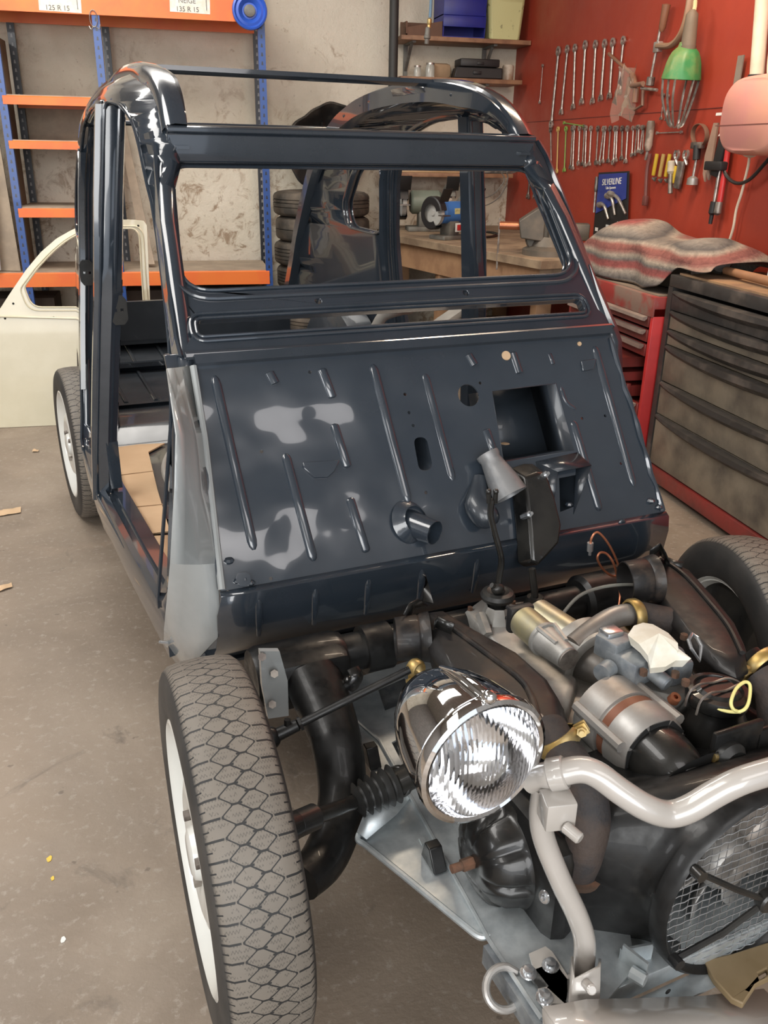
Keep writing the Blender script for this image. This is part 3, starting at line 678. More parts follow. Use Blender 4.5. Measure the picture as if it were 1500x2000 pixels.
# front side rail and cross rail
a, b = C(958, 1838, z=ZC), C(1072, 2010, z=ZC)
MB().obox(a-V((.012, 0, .04)), b-a, V((.05, 0, 0)), V((0, 0, .036))).build('side_rail', GALVD, car)
a, b = C(1030, 1905, z=ZC+.004), C(1125, 2040, z=ZC+.004)
MB().obox(a, b-a, V((.045, .0, 0)), V((0, 0, .006))).build('reinforcing_plate', mat('mottled_dark_steel', (.035, .035, .034), .5, metal=.4, col2=(.16, .16, .155), nscale=60), car)
a, b = C(1165, 1950, z=ZC-.01), C(1500, 1800, z=ZC-.01)
cr = MB(); t = (b-a); cr.obox(a-V((0, 0, .035)), t*1.3, V((0, .13, 0)), V((0, 0, .035)), .002); cr.obox(a-V((0, .03, .045)), t*1.3, V((0, .03, 0)), V((0, 0, .004))); cr.build('cross_rail', GALV, car)
MB().lathe(C(1283, 1928, z=ZC-.02)+V((.01, -.012, 0)), (0, -1, 0), [(0, .005), (.001, 0)], 12).build('hole', DARK, car)
# tow ring
c = C(985, 1930, z=ZC-.01); ring = [c+V((.026*math.cos(t)*1.1, .02*math.sin(t)-.0, .018*math.sin(t))) for t in [math.radians(x) for x in range(60, 331, 15)]]
MB().tube([C(1010, 1900, z=ZC)]+ring+[C(1010, 1945, z=ZC-.01)], .006, 10).build('towing_eye', ALUB, car)
# axle tube with its housing
ax = MB(); ax.cyl((-.50, .25, .462), (.52, .25, .462), .040, n=28); ax.cyl((-.30, .25, .462), (-.24, .25, .462), .050, n=28); ax.cyl((.24, .25, .462), (.52, .25, .462), .062, n=28, bev=.01); ax.build('front_axle_tube', BLACKD, car)
hs = MB(); rows = []
for x in (-.535, -.52, -.36, -.345):
    k = .9 if x in (-.535, -.345) else 1
    rows.append([(x, .25+.062*math.cos(t)*k, .452+.062*math.sin(t)*k) for t in [2*PI*i/20 for i in range(20)]])
hs.loft(rows, closed=True, cap=True); hs.box((-.432, .235, .455), (.165, .115, .105), bev=.018); hs.build('swing_arm_housing', BLACKD, car)
bp_ = MB(); bp_.sheet([C(508, 1272, y=.17), C(546, 1272, y=.17), C(562, 1330, y=.17), C(564, 1398, y=.17), C(524, 1404, y=.17), C(512, 1340, y=.17)], (), (.0, .012, 0)); bp_.build('mounting_plate', GREYP, car)
bt = MB()
for q in [(512, 1283), (536, 1316), (532, 1376)]: bt.cyl(C(*q, y=.17), C(*q, y=.15), .008, n=6)
bt.build('fixing_bolt', STEELD, car)
ap = [C(607, 1318, z=.465), C(636, 1385, z=.43), C(657, 1450, z=.40), C(668, 1530, z=.35), C(660, 1610, z=.315), C(630, 1680, z=.30), C(588, 1722, z=.31)]
ap = spline(ap, 5); n_ = len(ap)
R_ = [lerp(i/(n_-1), [0, .3, .55, .8, 1], [.060, .049, .044, .040, .035]) for i in range(n_)]
MB().tube(ap, R_, 20, flat=(1.0, .8)).build('suspension_arm', BLACKD, car)
bn = MB(); bn.tube(spline([C(690, 1305, z=.49), C(697, 1320, z=.48), C(690, 1336, z=.465), C(680, 1345, z=.455)], 4), .010, 8, flat=(1.4, .5)); bn.sphere(C(682, 1332, z=.46), .014); bn.build('bump_stop_bracket', BLACKG, car)
# steering rod
a, b = C(528, 1442, x=-.56), C(800, 1308, x=-.30)
ty = MB(); ty.cyl(a, b, .0075, n=14); ty.cyl(a.lerp(b, .02), a.lerp(b, .2), .0125, .011, n=16, bev=.003); ty.cyl(a.lerp(b, .20), a.lerp(b, .22), .0135, n=6); ty.sphere(a, .019, (1, 1, 1.1)); ty.cyl(a.lerp(b, .12), a.lerp(b, .12)+V((0, 0, .022)), .006, n=6); ty.build('steering_rod', BLACKD, car)
# drive shaft with its bellows
A, B1, B2, E = C(575, 1612, x=-.60), C(692, 1566, x=-.452), C(775, 1528, x=-.37), C(870, 1482, x=-.27)
ds = MB(); ax_ = (E-A).normalized(); ds.cyl(A-ax_*.03, A+ax_*.01, .024, .019, n=20); ds.cyl(A+ax_*.0, A+ax_*.045, .020, n=20, bev=.004); ds.cyl(A, B1, .0125, n=18); ds.cyl(B2-ax_*.01, E, .0235, n=22); ds.cyl(B2, B2+ax_*.012, .028, n=22, bev=.002); ds.build('drive_shaft', BLACKG, car)
L = (B2-B1).length; pr = [(0, .014)]
for k in range(6): pr += [(L*(k+.15)/6, .020+.002*min(k, 4)), (L*(k+.55)/6, .031+.0015*min(k, 3)), (L*(k+.9)/6, .020+.002*min(k, 4))]
pr.append((L, .024)); MB().lathe(B1, B2-B1, pr, 26).build('rubber_bellows', RUBBER, car, ang=25)

# gearbox, lever
slab('gearbox', [(905, 1192), (940, 1166), (1003, 1170), (1022, 1210), (1040, 1265), (1130, 1330), (1110, 1400), (1020, 1310), (935, 1225)], .505, .17, ALU)
gb = MB(); t = C(972, 1186, z=.535); gb.lathe(t-V((0, 0, .05)), (0, 0, 1), [(0, .05), (.025, .036), (.05, .027), (.055, .024)], 8); gb.tube([t+V((.02, -.03, -.01)), t+V((.02, -.09, -.03))], .006, 6); gb.tube([t+V((-.04, .0, -.01)), t+V((-.05, -.05, -.03))], .012, 6); gb.build('gearbox_cover', ALU, car)
for q in [(918, 1192), (1002, 1180), (955, 1228)]: MB().cyl(C(*q, z=.505), C(*q, z=.505)+V((0, 0, .008)), .006, n=6).build('bolt_head', RUST, car)
c = C(972, 1164, z=.553)
dn = MB(); dn.lathe(c, (0, 0, 1), [(-.03, .022), (-.012, .022), (-.008, .026), (-.006, .034), (.002, .037), (.010, .033), (.013, .024), (.010, .014), (.010, 0)], 30); dn.build('lever_gaiter', RUBBER, car)
yl = c.y
lv = MB(); pts = [c+V((0, 0, .01)), C(975, 1125, y=yl), C(979, 1090, y=yl), C(966, 1040, y=yl+.01), C(958, 1005, y=yl+.015), C(960, 975, y=yl+.015)]
lv.tube(spline(pts, 4), .0085, 10, flat=(1, .7)); lv.sphere(C(972, 1150, y=yl-.01), .015, (1, .8, .8)); lv.cyl(C(960, 1143, y=yl-.01), C(983, 1156, y=yl-.01), .006, n=8)
for dx in (-5, 7): lv.tube([C(960+dx, 982, y=yl+.015), C(960+dx*1.2, 962, y=yl+.015)], .004, 8, flat=(1, 1.4)); lv.sphere(C(960+dx*1.2, 960, y=yl+.015), .006)
lv.build('gear_lever', BLACKG, car)
st = MB(); a = C(1045, 1165, z=.52); st.cyl(a, a+V((-.008, .01, .065)), .008, n=12); st.cyl(a-V((0, 0, .04)), a, .03, .018, n=18); st.build('selector_shaft', BLACKG, car)
MB().tube(spline([C(1090, 1210, z=.56), C(1130, 1165, z=.59), C(1180, 1146, z=.60), C(1235, 1142, z=.6), C(1250, 1150, z=.59)], 5), .0035, 8).build('control_cable', GREYB, car)

# starter motor: two bodies side by side and end cap
ydir = V((0, -1, 0))
zs = .545
sm = MB(); a = C(1045, 1200, z=zs); sm.cyl(a, a+ydir*.135+V((.03, 0, -.01)), .036, n=28, bev=.004); sm.build('starter_motor', ZINCY, car)
a = C(1022, 1212, z=zs+.03); b = a+ydir*.075
sl = MB(); sl.cyl(a, b, .031, n=28, bev=.003); sl.build('solenoid', ZINCY, car)
nc = MB(); nc.cyl(b, b+ydir*.075, .030, .022, n=24, bev=.004); nc.cyl(b-ydir*.004, b+ydir*.004, .034, n=24)
for dx in (-.018, .018): nc.tube([b+V((dx, 0, .028)), b+ydir*.05+V((dx*.6, 0, .022))], .005, 6)
nc.build('solenoid_nose', ALU, car)
e = b+ydir*.075; MB().cyl(e, e+ydir*.004, .0215, n=26, bev=.001).build('end_cap', STEELD, car)
tm = MB(); tm.box(a+V((0, .012, 0)), (.055, .02, .055), bev=.006); 
for dz in (-.012, .012): tm.cyl(a+V((-.012, .02, dz)), a+V((-.012, .04, dz)), .005, n=8)
tm.build('terminal_block', BLK, car)
# clutch housing ring, flywheel cone
c = C(1160, 1300, z=.50)+V((0, .0, 0)); ring = MB()
ring.lathe(c, (0, -1, 0), [(-.05, .080), (.012, .078), (.016, .072), (.016, .062), (.0, .058), (-.05, .056), (-.05, .08)], 40)
ring.tube([c+V((-.075, 0, .0)), c+V((-.10, .0, -.05)), c+V((-.12, -.02, -.08))], .016, 10); ring.tube([c+V((-.065, -.01, -.035)), c+V((-.075, -.05, -.05))], .014, 10)
ring.build('clutch_housing', ALU, car)
MB().lathe(c, (0, -1, 0), [(-.03, .058), (-.031, 0)], 32).build('housing_opening', DARK, car)
cn = MB(); cn.lathe(c+V((0, .01, 0)), (.10, -1, -.05), [(0, .050), (.02, .049), (.05, .034), (.075, .018), (.085, .010), (.086, 0)], 26); cn.build('starter_drive_cone', ALUB, car)
eb = MB(); eb.box((.0, .0, .43), (.30, .30, .12), bev=.02); eb.box((0, -.2, .42), (.26, .2, .14), bev=.02); eb.build('engine_block', ALU, car)
for s in (-1, 1):
    cy = MB(); 
    for k in range(9): cy.cyl((s*(.10+.014*k), -.30, .41), (s*(.105+.014*k), -.30, .41), .062, n=28)
    cy.cyl((s*.09, -.30, .41), (s*.235, -.30, .41), .045, n=24); cy.build('finned_cylinder', ALU, car)
# rocker covers, dished and fluted
rc0 = C(958, 1672, x=-.30)
for s in (-1, 1):
    c = V((s*.262, rc0.y, rc0.z)); n = 84; rows = []
    for h, r in [(.0, .090), (.004, .094), (.010, .094), (.014, .087), (.022, .084), (.045, .078), (.062, .064), (.071, .045), (.074, .026), (.070, .016), (.070, .002)]:
        row = []
        for k in range(n):
            t = 2*PI*k/n; f = 1
            if .06 < r*1 and h > .02 or r > .03 and h > .05: f = 1-.13*math.exp(-((((t*8/(2*PI)+.5) % 1)-.5)/.10)**2)
            row.append(c+V((s*h, r*f*math.cos(t), r*f*math.sin(t)*1.0)))
        rows.append(row)
    mb = MB(); mb.loft(rows, closed=True); mb.build('rocker_cover', BLACKG, car, ang=60)
    mb = MB(); mb.cyl(c+V((s*.066, 0, 0)), c+V((s*.108, 0, 0)), .007, n=14); mb.cyl(c+V((s*.07, 0, 0)), c+V((s*.09, 0, 0)), .010, n=6); mb.build('cover_nut', RUST, car)
# fan shroud: ring, volute and side ducts
FC = V((0, -.52, .43)); RG = .150
def sect(y, rx, rz, cz, p, n=64):
    out = []
    for k in range(n):
        t = 2*PI*k/n; c_, s_ = math.cos(t), math.sin(t)
        out.append(V((rx*math.copysign(abs(c_)**(2/p), c_), y, cz+rz*math.copysign(abs(s_)**(2/p), s_))))
    return out
fs = MB(); fs.loft([sect(-.488, .138, .138, .43, 2), sect(-.505, .146, .146, .43, 2), sect(-.512, .153, .153, .43, 2), sect(-.506, .160, .160, .43, 2), sect(-.492, .161, .161, .43, 2), sect(-.478, .162, .160, .43, 2), sect(-.460, .176, .166, .43, 2.1),
                    sect(-.425, .215, .160, .42, 2.7), sect(-.385, .250, .140, .41, 3.4), sect(-.34, .272, .125, .40, 4), sect(-.25, .262, .105, .40, 4)], closed=True)
fs.build('fan_shroud', BLACKD, car, ang=60)
fr = MB(); fr.loft([sect(-.500, .150, .150, .43, 2), sect(-.518, .153, .153, .43, 2), sect(-.525, .160, .160, .43, 2), sect(-.518, .167, .167, .43, 2), sect(-.498, .168, .168, .43, 2)], closed=True); fr.build('shroud_ring', BLACKD, car, ang=60)
for s in (-1, 1): MB().box((s*.25, -.32, .40), (.05, .20, .19), bev=.03).build('cylinder_cowling', BLACKD, car)
wg = MB()
for k in range(-10, 11):
    z = k*.0142; r = math.sqrt(max(RG**2-z*z, 0))
    if r > .03: wg.tube([V((x, -.514+.0012*math.sin(x*260), .43+z)) for x in [-r+2*r*i/24 for i in range(25)]], .0009, 5)
for k in range(-10, 11):
    x = k*.0142; r = math.sqrt(max(RG**2-x*x, 0))
    if r > .03: wg.tube([(x, -.5125, .43-r), (x, -.5125, .43+r)], .0006, 5)
wg.build('wire_grille', ZINC, car)
for t in (math.radians(146), math.radians(208), math.radians(330)):
    e = FC+V((.157*math.cos(t), -.010, .157*math.sin(t)))
    m_ = MB(); m_.tube([FC+V((0, -.030, 0)), FC.lerp(e, .5)+V((0, -.020, 0)), e], .0048, 8); m_.cyl(e+V((0, .004, 0)), e+V((0, -.012, 0)), .009, n=12); m_.build('grille_stay', BLACKG, car)
hb = MB(); hb.cyl(FC+V((0, -.02, 0)), FC+V((0, -.038, 0)), .018, n=20, bev=.003); hb.build('grille_hub', BLACKG, car)
fb = MB()
for k in range(9):
    t = 2*PI*k/9; d1 = V((math.cos(t), 0, math.sin(t))); d2 = V((math.cos(t+.42), 0, math.sin(t+.42)))
    d3 = V((math.cos(t+.2), 0, math.sin(t+.2))); d4 = V((math.cos(t+.62), 0, math.sin(t+.62))); o_ = V((0, -.465, .43))
    fb.loft([[o_+d1*.04, o_+d1*.09, o_+d3*.134], [o_+d2*.04+V((0, .03, 0)), o_+d2*.09+V((0, .035, 0)), o_+d4*.134+V((0, .035, 0))]])
fb.lathe((0, -.485, .43), (0, 1, 0), [(0, 0), (0, .036), (.01, .044), (.05, .048)], 28); fb.build('cooling_fan', ALUB, car, solid=.003)
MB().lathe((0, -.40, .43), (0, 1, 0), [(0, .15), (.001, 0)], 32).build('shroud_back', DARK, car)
# alternator
ax0, af = C(1195, 1400, x=-.03), C(1275, 1462, x=-.03)
ad = V((0, -1, 0)); L = (ax0.y-af.y); z0 = (ax0.z+af.z)/2; a0_ = V((-.03, ax0.y+.02, z0)); RA = .066
al = MB(); al.lathe(a0_, ad, [(-.01, 0), (-.01, RA*.8), (0, RA), (.055, RA), (.056, RA*.94), (.062, RA*.94)], 40); al.lathe(a0_, ad, [(.078, RA*.94), (.079, RA), (.115, RA*.99), (.128, RA*.90), (.128, RA*.66), (.10, RA*.64)], 40)
for k in range(3):
    t = 2*PI*k/3+.7; u = V((math.cos(t), 0, math.sin(t))); al.tube([a0_+u*RA+ad*.0, a0_+u*RA+ad*.12], .010, 8)
al.build('alternator', ALUB, car)
MB().lathe(a0_, ad, [(.060, RA*.955), (.080, RA*.955)], 40).build('stator_band', COPPERW, car)
vt = MB()
for k in range(8):
    t = 2*PI*k/8; u = V((math.cos(t), 0, math.sin(t))); w2 = V((-math.sin(t), 0, math.cos(t))); c = a0_+ad*.1292+u*RA*.78; vt.sheet([c-w2*.018-u*.006, c+w2*.018-u*.006, c+w2*.020+u*.006, c-w2*.020+u*.006], (), ad*.0006)
vt.build('cooling_slot', DARK, car)
ac = a0_+ad*.110+V((.0, 0, -.002))
MB().lathe(ac, ad, [(0, RA*.78), (.012, RA*.80), (.045, RA*.79), (.070, RA*.72), (.088, RA*.58), (.098, RA*.42), (.101, RA*.40), (.103, RA*.36), (.104, 0)], 36).build('alternator_cap', BLACKG, car)
# air filter canister (black) and yellow wire
c = C(1402, 1352, z=.60)
af_ = MB(); af_.lathe(c-V((0, 0, .12)), (0, 0, 1), [(0, 0), (0, .062), (.012, .066), (.015, .060), (.07, .056), (.09, .046), (.10, .046), (.104, .050), (.118, .052), (.126, .050), (.128, .040), (.124, .038), (.130, .03), (.130, 0)], 40); af_.build('oil_breather_can', BLACKG, car)
cl = MB()
for dy in (-.014, .012): cl.tube(spline([c+V((-.055, dy, -.02)), c+V((-.05, dy, .006)), c+V((-.03, dy, .016)), c+V((.0, dy, .012)), c+V((.03, dy*.8, .014)), c+V((.055, 0, .0)), c+V((.062, 0, -.012))], 4), .0022, 6)
cl.build('spring_clip', STEELD, car)
yw = spline([C(1368, 1372, z=.60), C(1395, 1382, z=.60), C(1425, 1390, z=.60), C(1450, 1388, z=.605), C(1462, 1372, z=.61), C(1465, 1340, z=.62), C(1455, 1332, z=.625), C(1438, 1345, z=.625), C(1428, 1370, z=.62), C(1432, 1385, z=.61), C(1445, 1391, z=.60)], 6)
MB().tube(yw, .0028, 8).build('yellow_wire', YELW, car)
# carburettor with its throat masked by paper
slab('intake_manifold', [(1175, 1262), (1205, 1225), (1290, 1260), (1345, 1300), (1375, 1345), (1330, 1365), (1250, 1345), (1190, 1310)], .565, .08, ALU)
cb = MB(); p = C(1245, 1290, z=.60); cb.box(p, (.10, .07, .05), Matrix.Rotation(.2, 3, 'Z'), .006); cb.box(p+V((-.03, .03, .02)), (.05, .05, .04), Matrix.Rotation(.2, 3, 'Z'), .004); cb.box(p+V((.055, -.03, -.01)), (.05, .05, .045), None, .008); cb.cyl(p+V((-.06, .0, 0)), p+V((-.085, -.01, .0)), .016, n=16); cb.cyl(p+V((.0, -.03, .0)), p+V((.01, -.07, -.01)), .014, n=14, bev=.003)
cb.cyl(p+V((.05, 0, .0)), p+V((.10, .01, -.02)), .018, n=16); cb.build('carburettor', GALVD, car)
lk = MB(); q = C(1235, 1262, z=.635); lk.obox(q, V((.065, -.04, 0)), V((.008, .014, 0)), V((0, 0, .006))); q2 = C(1192, 1245, z=.63); lk.box(q2, (.035, .03, .035), None, .004); lk.build('throttle_linkage', ZINC, car)
for q in [(1192, 1282), (1246, 1298), (1335, 1248), (1335, 1290), (1256, 1318), (1318, 1322), (1338, 1338)]: MB().cyl(C(*q, z=.61), C(*q, z=.61)+V((0, 0, .01)), .007, n=6).build('bolt_head', RUST, car)
lb = MB(); lb.lathe(C(1314, 1368, z=.58), (0, -.5, 1), [(0, .0), (0, .010), (.012, .009), (.012, .004)], 14); lb.build('union_nut', COPPER, car)
pm = MB(); pp = [(1226, 1240), (1238, 1222), (1256, 1216), (1275, 1219), (1305, 1236), (1324, 1256), (1325, 1272), (1350, 1286), (1345, 1290), (1320, 1290), (1300, 1302), (1270, 1305), (1265, 1280), (1248, 1258)]
top = [C(a, b, z=.655-.0007*max(0, b-1262)) for a, b in pp]; c = ctr([C(a, b, z=.66) for a, b in pp[:8]])
pm.add([c+V((0, 0, .006))]+top, [(0, i+1, (i+1) % len(top)+1) for i in range(len(top))]); pm.add([t for t in top]+[t-V((0, 0, .02))+(c-t)*.15 for t in top], [(i, (i+1) % len(top), (i+1) % len(top)+len(top), i+len(top)) for i in range(len(top))])
pm.build('paper_mask', PAPER, car, ang=15)
lf = MB(); L_ = [C(1352, 1238, z=.63), C(1345, 1250, z=.63), C(1350, 1266, z=.62), C(1366, 1290, z=.60), C(1370, 1262, z=.62), C(1362, 1246, z=.63)]
lf.tube(L_, .0035, 8, closed=True); lf.build('lifting_bracket', ZINC, car)
# coil bracket with its round rubber mount
mb = MB(); c = C(1468, 1508, y=-.42); mb.box(c+V((-.012, .03, .01)), (.10, .012, .12), None, .005); mb.box(c+V((.06, .03, -.0)), (.07, .012, .10), None, .005); mb.build('engine_mounting', BLACKD, car)
mb = MB(); mb.lathe(c+V((-.034, .024, .022)), (0, -1, 0), [(0, .030), (.010, .030), (.020, .022), (.021, 0)], 26); mb.build('rubber_mount', RUBBER, car)
mb = MB(); mb.cyl(c+V((-.034, .006, .022)), c+V((-.034, -.002, .022)), .007, n=6); a = C(1408, 1478, y=-.40); mb.cyl(a, C(1395, 1478, y=-.40), .006, n=10); mb.build('bolt_head', ZINC, car)
mb = MB(); mb.cyl(C(1415, 1476, y=-.40), C(1392, 1480, y=-.40), .007, n=12); mb.build('brass_union', BRASS, car)
# heat exchangers, left and right of the engine
def exchanger(outline, groove, z, ringc, ringax, m):
    top = [C(a, b, z=z) for a, b in outline]; c = ctr(top); up = V((0, 0, 1))
    rows = [[c+(p-c)*.80 for p in top], [c+(p-c)*.93-up*.004 for p in top], [p-up*.016 for p in top], [c+(p-c)*1.03-up*.020 for p in top], [c+(p-c)*1.03-up*.024 for p in top], [p-up*.028 for p in top], [c+(p-c)*.96-up*.06 for p in top], [c+(p-c)*.7-up*.085 for p in top]]
    o = MB().loft(rows, closed=True, cap=True).build('heat_exchanger', m, car, ang=45)
    g = MB(); g.tube(spline([C(a, b, z=z+.002) for a, b in groove], 6), .0055, 8, flat=(1, .8)); g.build('shell_seam', m, car).parent = o
    d = MB(); rx = V(ringax).normalized(); d.lathe(ringc, rx, [(-.02, .050), (-.005, .047), (0, .043), (.004, .045), (.045, .042), (.046, .040), (-.01, .038)], 32); d.build('warm_air_outlet', m, car).parent = o
    return o
exchanger([(822, 1186), (858, 1182), (925, 1222), (1010, 1268), (1075, 1325), (1100, 1365), (1106, 1405), (1092, 1432), (1062, 1436), (1020, 1415), (960, 1370), (880, 1312), (845, 1262)],
          [(878, 1222), (950, 1275), (1015, 1325), (1038, 1360), (1052, 1400), (1068, 1428)], .575, C(818, 1245, x=-.235), (-1, .35, -.05), BLACKR)
exchanger([(1268, 1105), (1290, 1080), (1345, 1105), (1400, 1165), (1440, 1215), (1462, 1262), (1462, 1290), (1440, 1302), (1400, 1285), (1345, 1235), (1300, 1180), (1272, 1140)],
          [(1300, 1095), (1340, 1125), (1390, 1180), (1425, 1225), (1450, 1275)], .60, C(1262, 1132, x=.235), (-1, .25, -.05), BLACKR)
tb = MB(); tb.loft([[C(825, 1175, z=.60), C(832, 1125, z=.66), C(826, 1122, z=.665)], [C(848, 1180, z=.60), C(838, 1150, z=.62), C(829, 1125, z=.66)]]); tb.loft([[C(788, 1200, z=.60), C(800, 1178, z=.61), C(818, 1170, z=.61)], [C(800, 1204, z=.575), C(812, 1186, z=.575), C(835, 1182, z=.575)]]); tb.loft([[C(850, 1212, z=.590), C(856, 1205, z=.60), C(888, 1218, z=.60)], [C(846, 1230, z=.576), C(850, 1225, z=.576), C(882, 1238, z=.576)]]); tb.build('sheet_tab', BLACKG, car, solid=.003)
tb = MB(); tb.loft([[C(1270, 1075, z=.66), C(1290, 1060, z=.67), C(1300, 1080, z=.65)], [C(1268, 1100, z=.60), C(1290, 1085, z=.6), C(1308, 1100, z=.6)]]); tb.loft([[C(1300, 1090, z=.61), C(1335, 1098, z=.61)], [C(1300, 1102, z=.6), C(1332, 1110, z=.6)]]); tb.build('sheet_tab', BLACKG, car, solid=.003)
nk = MB(); a = C(1455, 1290, z=.565); nk.cyl(a, a+V((.01, -.06, -.02)), .034, .030, n=24); nk.build('exchanger_neck', BLACKG, car)
# exhaust bends and clamps
ex = MB(); ex.tube(spline([C(1072, 1425, x=-.19), C(1100, 1470, x=-.20), C(1138, 1530, x=-.205), C(1152, 1600, x=-.21), C(1140, 1660, x=-.22), C(1125, 1700, x=-.225)], 6), .030, 22); ex.build('exhaust_bend', CAST, car)
f_ = MB(); p = C(1128, 1698, x=-.222); f_.lathe(p, (.1, -.1, 1), [(-.008, .036), (.002, .038), (.004, .03)], 24); f_.build('exhaust_flange', RUST, car)
sp_ = MB()
for q in [(1153, 1666)]: sp_.cyl(C(*q, x=-.20), C(*q, x=-.20)+V((0, -.004, .008)), .008, n=6)
sp_.build('bolt_head', RUST, car)
ws = MB(); p = C(1178, 1666, x=-.19); ws.lathe(p, (-.2, -.3, 1), [(0, .011), (.002, .010), (.003, .005), (.008, .004), (.009, 0)], 18); p = C(1063, 1752, x=-.29); ws.lathe(p, (-1, -.2, .3), [(0, .010), (.002, .009), (.003, .005), (.007, .004), (.008, 0)], 18); ws.build('washer_screw', ZINC, car)
def clamp(c, axis, r, ear):
    mb = MB(); a, e1, e2 = frame_from(axis, ear)
    mb.lathe(c, axis, [(-.011, r), (-.011, r+.003), (-.006, r+.006), (.006, r+.006), (.011, r+.003), (.011, r)], 26, hint=ear, a0=.25, a1=2*PI-.25)
    for s in (-1, 1): mb.box(V(c)+e1*(r+.010)+e2*s*.007, (.006, .018, .02), Matrix((e2, a, e1)).transposed(), .001)
    mb.build('exhaust_clamp', BRASS, car)
    b = MB(); b.cyl(V(c)+e1*(r+.010)-e2*.02, V(c)+e1*(r+.010)+e2*.026, .0045, n=10); b.cyl(V(c)+e1*(r+.010)+e2*.012, V(c)+e1*(r+.010)+e2*.020, .008, n=6); b.build('clamp_bolt', BRASS, car)
clamp(C(1090, 1448, x=-.197), (.35, -.6, -.8), .031, (.8, -.2, .9))
clamp(C(812, 1305, x=-.27), (.3, -1, 0), .012, (0, -.2, -1))
clamp(C(1238, 1202, z=.58), (1, -.1, 0), .028, (-.4, -.5, -.8))
clamp(C(1488, 1300, z=.57), (.1, -1, -.3), .034, (-1, -.3, -.2))
pi_ = MB(); pi_.tube(spline([C(1120, 1262, z=.55), C(1160, 1230, z=.57), C(1200, 1206, z=.58), C(1236, 1199, z=.58)], 5), .022, 18); pi_.build('exhaust_pipe', ALUB, car)
pi_ = MB(); pi_.tube([C(1240, 1199, z=.58), C(1320, 1215, z=.57)], .027, 18); pi_.build('exhaust_pipe', CAST, car); pi_ = MB(); pi_.tube([C(1484, 1318, z=.565), C(1510, 1350, z=.55), C(1520, 1420, z=.50)], .032, 18); pi_.build('exhaust_pipe', CAST, car)
# copper brake pipe
cp = spline([C(1153, 1078, y=.20), C(1155, 1052, y=.20), C(1168, 1040, y=.20), C(1190, 1065, y=.19), C(1208, 1105, y=.18), C(1207, 1122, y=.18), C(1196, 1125, y=.18), C(1178, 1112, y=.18), C(1167, 1092, y=.17), C(1172, 1080, y=.17), C(1185, 1082, y=.17), C(1198, 1100, y=.16), C(1206, 1130, y=.16), C(1211, 1160, y=.15), C(1208, 1190, y=.13)], 6)
MB().tube(cp, .0026, 8).build('brake_pipe', COPPER, car)
a = C(1153, 1060, y=.20); MB().cyl(a, C(1152, 1076, y=.20), .007, n=8).cyl(C(1152, 1074, y=.2), C(1152, 1084, y=.2), .0035, n=8).build('pipe_union', ZINC, car)

# headlamp bar, legs and brackets
T = C(1085, 1512, y=-.45)
bar = MB(); path = [C(1035, 1525, y=-.42), C(1060, 1516, y=-.435), T, C(1130, 1503, y=-.46), C(1165, 1512, y=-.475), C(1215, 1548, y=-.50), C(1262, 1577, y=-.52), C(1305, 1590, y=-.53), C(1345, 1580, y=-.54), C(1400, 1548, y=-.55), C(1450, 1524, y=-.56), C(1520, 1502, y=-.57)]
bar.tube(spline(path, 5), .0172, 20); bar.cyl(T.lerp(path[1], .55), T.lerp(path[3], .45), .0215, n=24, bev=.002); bar.build('headlamp_bar', CREAMG, car)
lg = MB(); pl = [C(1062, 1540, y=-.435), C(1056, 1590, y=-.44), C(1063, 1640, y=-.445), C(1095, 1720, y=-.46), C(1128, 1790, y=-.475), C(1142, 1840, y=-.485), C(1138, 1900, y=-.495), C(1130, 1945, y=-.50)]
lg.tube(spline(pl, 5), [.0155]*36, 18); lg.build('bar_leg', CREAMG, car)
bk = MB(); c = C(1088, 1580, y=-.47); bk.box(c, (.040, .035, .042), Matrix.Rotation(-.25, 3, 'Z'), .003); bk.cyl(c+V((.0, -.018, -.012)), c+V((.008, -.042, -.016)), .008, n=14, bev=.002); bk.cyl(C(1075, 1550, y=-.455), C(1074, 1575, y=-.46), .010, n=14); bk.build('lamp_bracket', CREAMG, car)
fb_ = MB(); z0 = ZC+.006
c1, c2 = C(1118, 1880, z=.40), C(1165, 1885, z=.40); 
fb_.loft([[C(1118, 1868, y=-.49), C(1122, 1912, y=-.535), C(1170, 1888, y=-.535), C(1172, 1872, y=-.50)], [C(1100, 1985, y=-.49), C(1108, 2015, y=-.535), C(1168, 1990, y=-.535), C(1170, 1975, y=-.50)]]); fb_.build('bar_foot', CREAMG, car, solid=.004)
tabs = MB()
for q in ([(1033, 1866), (1065, 1852), (1078, 1862), (1112, 1915), (1105, 1960), (1075, 1935), (1040, 1890)], [(1050, 1935), (1072, 1930), (1110, 1965), (1112, 2010), (1085, 2005), (1056, 1962)]): tabs.sheet([C(a, b, z=z0) for a, b in q], (), (0, 0, .004))
tabs.build('foot_flange', CREAMG, car)
for q in [(1075, 1886), (1032, 1900), (1063, 1948), (1092, 1985)]:
    bl = MB(); p = C(*q, z=z0+.004); bl.lathe(p, (0, 0, 1), [(0, .013), (.002, .012), (.0025, .008), (.009, .0075), (.010, 0)], 12); bl.build('fixing_bolt', ZINC, car)
th = MB(); th.cyl(C(1142, 1918, y=-.535), C(1157, 1934, y=-.56), .007, n=12, bev=.002); th.build('stud', CREAMG, car)
an = MB(); p = C(1210, 1885, z=ZC-.01); an.obox(p, V((.012, -.04, 0)), V((.004, .002, 0)), V((0, 0, .04))); an.obox(p, V((.05, -.01, 0)), V((.0, .004, 0)), V((0, 0, .03))); an.cyl(C(1232, 1898, z=ZC+.01), C(1232, 1898, z=ZC+.01)+V((.01, -.02, 0)), .010, n=8); an.build('engine_bracket', GALV, car)
bmp = MB(); rows = []
